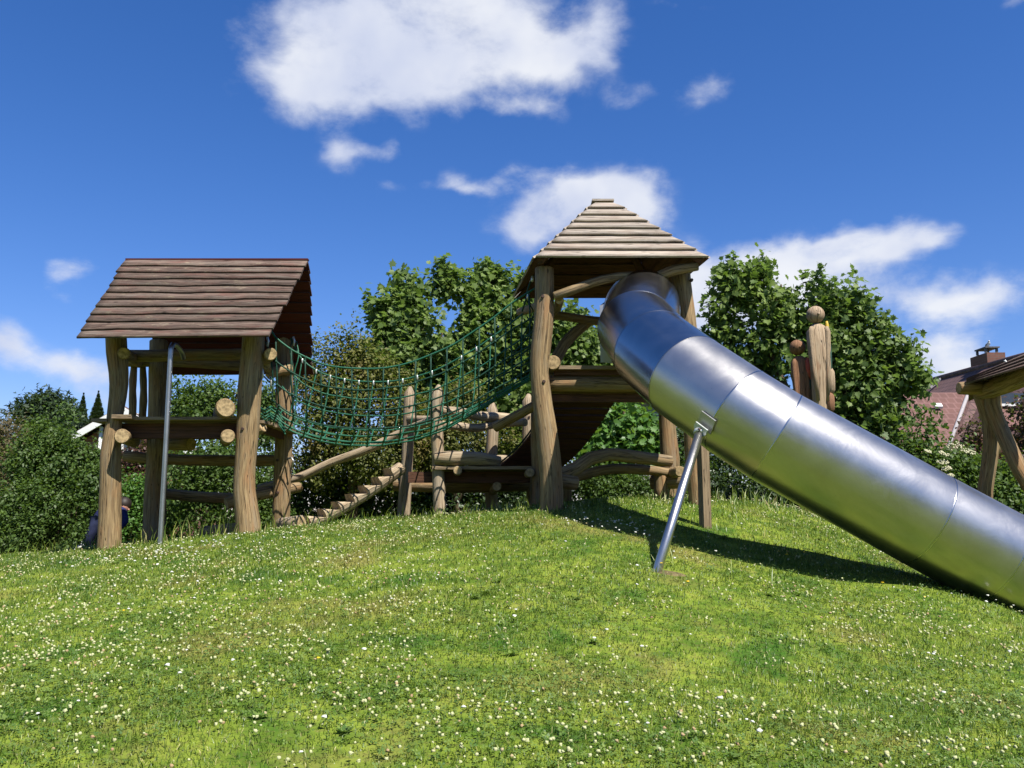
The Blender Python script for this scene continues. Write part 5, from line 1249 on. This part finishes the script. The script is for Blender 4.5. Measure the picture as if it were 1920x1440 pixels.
# --- left hedge
plant('hedge_shrub', 'big pale flecked green shrub at the left frame edge below the pine', 'shrub', P(120, 1050, 13.6),
      [blob(*q) for q in ((110, 850, 45, 13.6), (128, 812, 26, 13.7), (90, 815, 28, 13.8), (140, 880, 50, 13.4), (125, 778, 14, 13.8), (60, 870, 45, 13.5), (168, 875, 30, 13.5), (185, 910, 45, 13.3))],
      19000, .058, 'shrubleaf', 71, 'oval', .07, spread=.075, gap=.48, gf=2.4, shoots=.06, shoot_len=.3)
plant('hedge_shrub', 'dense dark green shrub at the bottom of the left hedge', 'shrub', P(70, 1055, 13.2),
      [blob(*q) for q in ((30, 940, 50, 13.2), (90, 950, 55, 13.1), (150, 960, 50, 13.1), (0, 1000, 50, 13.0), (70, 1010, 55, 13.0), (130, 1020, 45, 13.0), (-60, 980, 70, 13.2), (170, 1010, 38, 13.2), (188, 965, 34, 13.3), (195, 1000, 34, 13.4), (175, 930, 30, 13.3))],
      22000, .055, 'shrubleaf', 72, 'oval', .06, spread=.075, gap=.48, gf=2.4, shoots=.06, shoot_len=.3)
plant('hedge_shrub', 'dark leafy shrub just behind the bending person', 'shrub', P(170, 1040, 14.6),
      [blob(*q) for q in ((150, 930, 45, 14.6), (190, 960, 45, 14.6), (160, 1000, 50, 14.5), (110, 990, 40, 14.6), (210, 1000, 40, 14.6))],
      11000, .06, 'shrubleaf', 75, 'oval', .05, spread=.10, gap=.34)
plant('hedge_shrub', 'brownish green shrub at the far left edge above the hedge', 'shrub', P(10, 1000, 16.5),
      [blob(*q) for q in ((0, 820, 45, 16.4), (50, 815, 30, 16.5), (20, 870, 50, 16.3), (-50, 840, 60, 16.4), (75, 840, 30, 16.5), (5, 900, 50, 16.2))],
      13000, .065, 'brownleaf', 73, 'sprig', .07, spread=.10, gap=.42)
plant('hedge_shrub', 'green shrub continuing the hedge past the left edge of the lawn', 'shrub', Vector((-9.6, 13.2, 0)),
      [(Vector((-9.2, 13.2, 1.7)), (.9, .8, .8), 1), (Vector((-10.3, 13.0, 1.5)), (.9, .8, .8), 1), (Vector((-9.8, 13.6, 2.3)), (.9, .7, .7), 1), (Vector((-11.3, 13.2, 1.6)), (1.0, .8, .9), 1), (Vector((-12.4, 13.4, 2.0)), (1.1, .9, 1.1), 1)],
      17000, .065, 'shrubleaf', 76, 'oval', .06, spread=.10, gap=.42)
plant('pine_tree', 'dark bushy pine top rising behind the left hedge', 'tree', P(80, 1000, 24),
      [blob(*q) for q in ((88, 762, 22, 24), (60, 775, 24, 24), (112, 772, 22, 24), (40, 780, 14, 24), (80, 790, 34, 24), (120, 790, 24, 24), (85, 830, 40, 24))],
      9000, .16, 'needle', 74, 'sprig', .16, spread=.16, gap=.40, gf=1.6)
def conifer(pxc, ptop, Y, wpx, label, seed):
    tp = P(pxc, ptop, Y); b0 = onG(tp); root = thing('spruce_tree', b0, label, 'tree', 'small spruces on the left skyline'); h = tp.z - b0.z
    rg = np.random.default_rng(seed); N = 20000; t = rg.random(N) ** .5; whorl = np.round(t * 34) / 34 + rg.normal(size=N) * .006
    th = rg.integers(0, 9, N) * .698 + whorl * 11 + rg.normal(size=N) * .12; R_ = wpx * Y / F * 5.5 * (1 - np.clip(whorl, 0, .995)) ** 1.0 * (.75 + .5 * vnoise(np.c_[whorl * 9, np.cos(th), np.sin(th)], seed)); q = rg.random(N) ** .6
    L = np.c_[b0.x + np.cos(th) * R_ * q, b0.y + np.sin(th) * R_ * q, b0.z + h * np.clip(whorl, 0, 1) - .12 * q * R_]
    ax = np.c_[np.cos(th), np.sin(th), rg.normal(size=N) * .35]; ax /= np.linalg.norm(ax, axis=1)[:, None]; nm = np.c_[rg.normal(size=(N, 2)) * .5, np.ones(N)]; nm -= ax * (nm * ax).sum(1)[:, None]; nm /= np.linalg.norm(nm, axis=1)[:, None]; sd = np.cross(ax, nm)
    T_, F_ = SH_['sprig']; sz = .085 * (.6 + .6 * rg.random(N)) * np.clip(.25 + 4.5 * (1 - whorl), .3, 1.6)
    V = L[:, None, :] + sz[:, None, None] * (T_[None, :, 0:1] * sd[:, None, :] + T_[None, :, 1:2] * ax[:, None, :] + T_[None, :, 2:3] * nm[:, None, :])
    bulk('crown', V.reshape(-1, 3), F_, len(T_), M['needle'], root, rg.random(N), org=tuple(b0))
    mb = MB(); mb.tube([b0, tp - Vector((0, 0, .15))], [.14, .012], 8); mb.build('trunk', M['bark'], root)
conifer(157, 737, 26, 9, 'narrow spruce spire just left of its twin beside the white gable', 81)
conifer(185, 733, 27, 10, 'thin spruce spire nearest the left tower post', 82)

# ================================================================ GRASS, CLOVER, DAISIES
rg = np.random.default_rng(99)
def scatter(y0, y1, dens, mx=2.4):
    """points over the part of the mound between y0 and y1"""
    W_ = 0.62 * y1 + mx; n = int(2 * W_ * (y1 - y0) * dens); x = rg.uniform(-W_, W_, n); y = rg.uniform(y0, y1, n)
    k = np.abs(x) < 0.62 * y + mx; return x[k], y[k]
def bare(x, y):
    d1 = ((x - pb.x - .10) / .15) ** 2 + ((y - 6.5) / .09) ** 2
    d2 = ((x + 3.75) / 1.05) ** 2 + ((y - 10.95) / .85) ** 2
    return np.minimum(d1, d2 + .0)
V_, tt_ = [], []
for (y0, y1, dens, h, wd) in ((2.3, 4.2, 5200, .036, .0032), (4.2, 6.2, 3800, .038, .0038), (6.2, 8.6, 2900, .040, .0046), (8.6, 12.8, 1900, .048, .0058)):
    x, y = scatter(y0, y1, dens); b = bare(x, y); k = (b > 1.1) | (rg.random(len(x)) < .3); x, y = x[k], y[k]
    pn = fbm(np.c_[x * 1.3, y * 1.3, x * 0], 12, 3); k = rg.random(len(x)) < .55 + .8 * pn; x, y, pn = x[k], y[k], pn[k]
    z = GH(x, y); N = len(x); hh = h * (.35 + .85 * rg.random(N)) * (.5 + .9 * pn)
    tall = rg.random(N) < .012; hh = np.where(tall, hh * 2.0, hh)
    th = rg.uniform(0, 2 * np.pi, N); ln = rg.uniform(.25, 1.7, N); dx, dy = np.cos(th), np.sin(th); w2 = wd * (.6 + .8 * rg.random(N))
    ph = rg.uniform(0, 2 * np.pi, N); sx, sy = np.cos(ph) * w2 / 2, np.sin(ph) * w2 / 2
    v = np.zeros((N, 5, 3)); bx = np.c_[x, y, z - .004]
    v[:, 0] = bx + np.c_[sx, sy, sx * 0]; v[:, 1] = bx - np.c_[sx, sy, sx * 0]
    md = np.c_[x + dx * hh * ln * .3, y + dy * hh * ln * .3, z + hh * (.66 - .1 * ln)]
    v[:, 2] = md - np.c_[sx, sy, sx * 0] * .8; v[:, 3] = md + np.c_[sx, sy, sx * 0] * .8
    v[:, 4] = np.c_[x + dx * hh * ln * .9, y + dy * hh * ln * .9, z + hh * (1.05 - .42 * ln)]
    V_.append(v.reshape(-1, 3)); tt_.append(rg.random(N) ** 1.2)
gr = bulk('grass', np.concatenate(V_), [(0, 1, 2, 3), (3, 2, 4)], 5, M['blade'], None, np.concatenate(tt_))
tag(gr, 'short sunlit lawn grass covering the mound', 'grass', kind='stuff')
# clover leaves: three leaflets close to the ground in patches
V_, tt_ = [], []
for (y0, y1, dens) in ((2.3, 4.5, 1700), (4.5, 7, 900), (7, 9.5, 420)):
    x, y = scatter(y0, y1, dens); pn = fbm(np.c_[x * .9, y * .9, x * 0], 31, 3); k = (rg.random(len(x)) < (pn - .30) * 2.2) & (bare(x, y) > 1.1); x, y = x[k], y[k]; z = GH(x, y); N = len(x)
    hh = rg.uniform(.012, .038, N); r = rg.uniform(.006, .011, N) * (1 + .05 * y); ph = rg.uniform(0, 6.28, N); tx, ty = rg.normal(size=N) * .35, rg.normal(size=N) * .35
    v = np.zeros((N, 12, 3))
    for k3 in range(3):
        a = ph + k3 * 2.094
        for q, (l_, s_) in enumerate(((.1, 0), (.95, .55), (1.25, 0), (.95, -.55))):
            ox = r * (np.cos(a) * l_ - np.sin(a) * s_); oy = r * (np.sin(a) * l_ + np.cos(a) * s_); v[:, k3 * 4 + q] = np.c_[x + ox, y + oy, z + hh + ox * tx + oy * ty]
    V_.append(v.reshape(-1, 3)); tt_.append(rg.random(N))
cl = bulk('clover_leaves', np.concatenate(V_), [(0, 1, 2, 3), (4, 5, 6, 7), (8, 9, 10, 11)], 12, M['cloverleaf'], None, np.concatenate(tt_))
tag(cl, 'low clover leaves growing through the lawn', 'clover', kind='stuff')
# broad-leaved weed rosettes
x, y = scatter(2.6, 9.2, .8); k = bare(x, y) > 1.3; x, y = x[k], y[k]; V_ = []; tt_ = []
NR = len(x); T_, F_ = oval(.26)
for q in range(9):
    a = rg.uniform(0, .5, NR) + q * .698; z = GH(x, y); sz = rg.uniform(.03, .055, NR); up_ = rg.uniform(.25, .7, NR)
    ax = np.c_[np.cos(a), np.sin(a), up_]; sd = np.c_[-np.sin(a), np.cos(a), 0 * a]; nm = np.cross(ax, sd)
    V = np.c_[x, y, z + .004][:, None, :] + sz[:, None, None] * (T_[None, :, 0:1] * sd[:, None, :] + T_[None, :, 1:2] * ax[:, None, :] + T_[None, :, 2:3] * nm[:, None, :] * .6)
    V_.append(V.reshape(-1, 3)); tt_.append(rg.random(NR))
o = bulk('weed_leaves', np.concatenate(V_), F_, 5, M['cloverleaf'], None, np.concatenate(tt_)); tag(o, 'flat broad leaved weed rosettes dotted through the lawn', 'weeds', kind='stuff')
# clover heads
def ballT(n=7, rows=4):
    v = [(0, 0, 1)]; f = []
    for j in range(1, rows):
        ph_ = math.pi * j / rows * .92
        for k in range(n): v.append((math.cos(2 * math.pi * (k + j * .5) / n) * math.sin(ph_), math.sin(2 * math.pi * (k + j * .5) / n) * math.sin(ph_), math.cos(ph_)))
    for k in range(n): f.append((0, 1 + k, 1 + (k + 1) % n))
    for j in range(rows - 2):
        for k in range(n): a = 1 + j * n; f.append((a + k, a + n + k, a + n + (k + 1) % n, a + (k + 1) % n))
    return np.array(v), f
BT, BF = ballT()
def flowers(x, y, r0, h0, name, mat, label, flat=.85, tint=None):
    z = GH(x, y); N = len(x); r = r0 * (.6 + .6 * rg.random(N)); h = h0 * (.6 + .7 * rg.random(N))
    jit = 1 + .22 * rg.normal(size=(N, len(BT), 1)); c = np.c_[x, y, z + h]
    V = c[:, None, :] + BT[None] * jit * r[:, None, None] * np.array([1, 1, flat])
    o = bulk(name, V.reshape(-1, 3), BF, len(BT), mat, None, rg.random(N) ** 1.0 if tint is None else tint); tag(o, label, 'flowers', kind='stuff'); return o
def clump(y0, y1, dens, seed, thr=.38, gain=3.2, f=.8, px_fac=None):
    x, y = scatter(y0, y1, dens * .85); pn = .45 * fbm(np.c_[x * f, y * f, x * 0], seed, 3) + .55 * fbm(np.c_[x * 4.2, y * 4.2, x * 0], seed + 4, 2)
    m = np.clip((pn - thr - .055) * gain * 2.2, 0, 1)
    px = 960 + x / y * F; m *= 1 - .88 * np.exp(-((px - 1020) / 190) ** 2 - ((y - 8.6) / 2.2) ** 2)      # few flowers on the lush crown of the mound
    m *= 1 - .7 * np.exp(-((x - 2.6) / 1.8) ** 2 - ((y - 8.0) / 1.0) ** 2)
    k = (rg.random(len(x)) < m) & (bare(x, y) > 1.2); return x[k], y[k]
m = bpy.data.materials.new('clover_flower'); m.use_nodes = True; m.node_tree.nodes.clear(); t = NT(m.node_tree)
at_ = t.new('ShaderNodeAttribute', attribute_name='tint').outputs['Fac']
c = t.mix(t.smooth(at_, .74, .99), (0.36, 0.37, 0.20), (0.28, 0.18, 0.10)); nn_ = t.noise(t.new('ShaderNodeNewGeometry').outputs['Position'], 260, 2, .6)
c = t.mix(t.math('MULTIPLY', t.smooth(nn_, .5, .7), .45), c, (.34, .38, .16))
b = t.new('ShaderNodeBsdfPrincipled', ins={'Base Color': c, 'Roughness': .8, 'Specular IOR Level': .2}); t.new('ShaderNodeOutputMaterial', ins={0: b.outputs[0]}); M['cloverhead'] = m
xs1, ys1 = clump(2.3, 6.0, 260, 61, .37); xs2, ys2 = clump(6.0, 10.6, 190, 61, .38)
flowers(np.r_[xs1, xs2], np.r_[ys1, ys2], .0076, .036, 'clover_flowers', M['cloverhead'], 'cream and faded pink clover heads dotted over the lawn')
xd, yd = clump(3.0, 9.8, 11, 71, .40, 3.0, 1.1)
cxp, cyp = P(1150, 995, 8.0).x, 8.0
cxd = rg.normal(cxp, .28, 46); cyd = cyp + (cxd - cxp) * -.5 + rg.normal(0, .28, 46)
cxe = rg.normal(P(370, 1040, 8.6).x, .5, 60); cye = rg.normal(8.6, .45, 60)
flowers(np.r_[xd, cxd, cxe], np.r_[yd, cyd, cye], .0105, .055, 'daisies', M['daisy'], 'small white daisies scattered over the lawn', .5)
xf = np.array([P(a, b_, Y).x for a, b_, Y in ((1475, 1040, 7.6), (1508, 1035, 7.7), (1460, 1032, 7.7), (1735, 1140, 6.6), (595, 1287, 4.6), (230, 1178, 5.9), (1240, 1064, 6.5), (1290, 1100, 6.2), (1655, 1100, 7.0))]); yf_ = np.array([7.6, 7.7, 7.7, 6.6, 4.6, 5.9, 6.5, 6.2, 7.0])
flowers(xf, yf_, .012, .05, 'dandelions', M['dandelion'], 'a few yellow dandelion heads in the grass', .35)
# taller weeds along the crest
V_, tt_ = [], []
for (px, py, Y, n, s) in ((545, 985, 10.6, 22, .25), (500, 990, 10.7, 18, .22), (330, 1012, 10.3, 22, .22), (380, 1006, 10.3, 22, .25), (440, 1000, 9.9, 22, .2), (270, 1020, 10.2, 14, .16), (700, 975, 10.8, 40, .16), (870, 960, 10.4, 60, .13), (940, 955, 10.2, 60, .12),
                          (1340, 935, 10.2, 60, .16), (1420, 945, 10.2, 60, .18), (1480, 955, 9.9, 50, .2), (1290, 1060, 6.6, 20, .14), (1120, 950, 11.6, 60, .18), (1230, 945, 11.6, 60, .18), (205, 1028, 9.8, 30, .12), (466, 1000, 9.75, 34, .12), (526, 992, 11.4, 30, .12), (1035, 958, 9.3, 40, .10), (1323, 988, 8.3, 24, .10), (825, 968, 11.0, 30, .10), (1308, 947, 9.5, 24, .12), (160, 1040, 11.0, 40, .16), (80, 1048, 11.4, 50, .16)):
    c = P(px, py, Y); x = rg.normal(c.x, .38, n); y = rg.normal(c.y, .25, n); z = GH(x, y); hh = s * (.4 + .8 * rg.random(n)); th = rg.uniform(0, 6.28, n); ln = rg.uniform(.1, .7, n)
    sx = .0035; v = np.zeros((n, 5, 3)); o_ = np.c_[np.full(n, sx), np.zeros((n, 2))]; b3 = np.c_[x, y, z]
    mdp = np.c_[x + np.cos(th) * hh * ln * .35, y + np.sin(th) * hh * ln * .35, z + hh * .6]
    v[:, 0] = b3 + o_; v[:, 1] = b3 - o_; v[:, 2] = mdp - o_ * .8; v[:, 3] = mdp + o_ * .8; v[:, 4] = np.c_[x + np.cos(th) * hh * ln, y + np.sin(th) * hh * ln, z + hh]
    V_.append(v.reshape(-1, 3)); tt_.append(.4 + .6 * rg.random(n))
o = bulk('tall_grass', np.concatenate(V_), [(0, 1, 2, 3), (3, 2, 4)], 5, M['blade'], None, np.concatenate(tt_)); tag(o, 'taller loose grass stalks along the crest of the mound', 'grass', kind='stuff')

# ================================================================ distant wood behind the viewpoint (it shows as the dark band mirrored in the steel)
wb = []
rgw = random.Random(5)
for i in range(26):
    a = -2.75 + i * 0.0; x_ = -40 + i * 3.2; y_ = -15 - 5 * math.sin(i * .7) - abs(x_) * .12
    h_ = rgw.uniform(3.6, 6.2); wb.append((Vector((x_, y_, h_ * .9)), (2.6, 2.2, h_), 1.0)); wb.append((Vector((x_ + 1, y_ - 2, h_ * 1.2)), (2.2, 2.0, h_ * .9), .8))
o = leaves('distant_wood', wb, 26000, .42, M['shrubleaf'], None, 500, 'oval', spread=.35, gap=.30, gf=.7)
tag(o, 'far off leafy wood mirrored as a dark band in the steel slide', 'wood', kind='stuff')
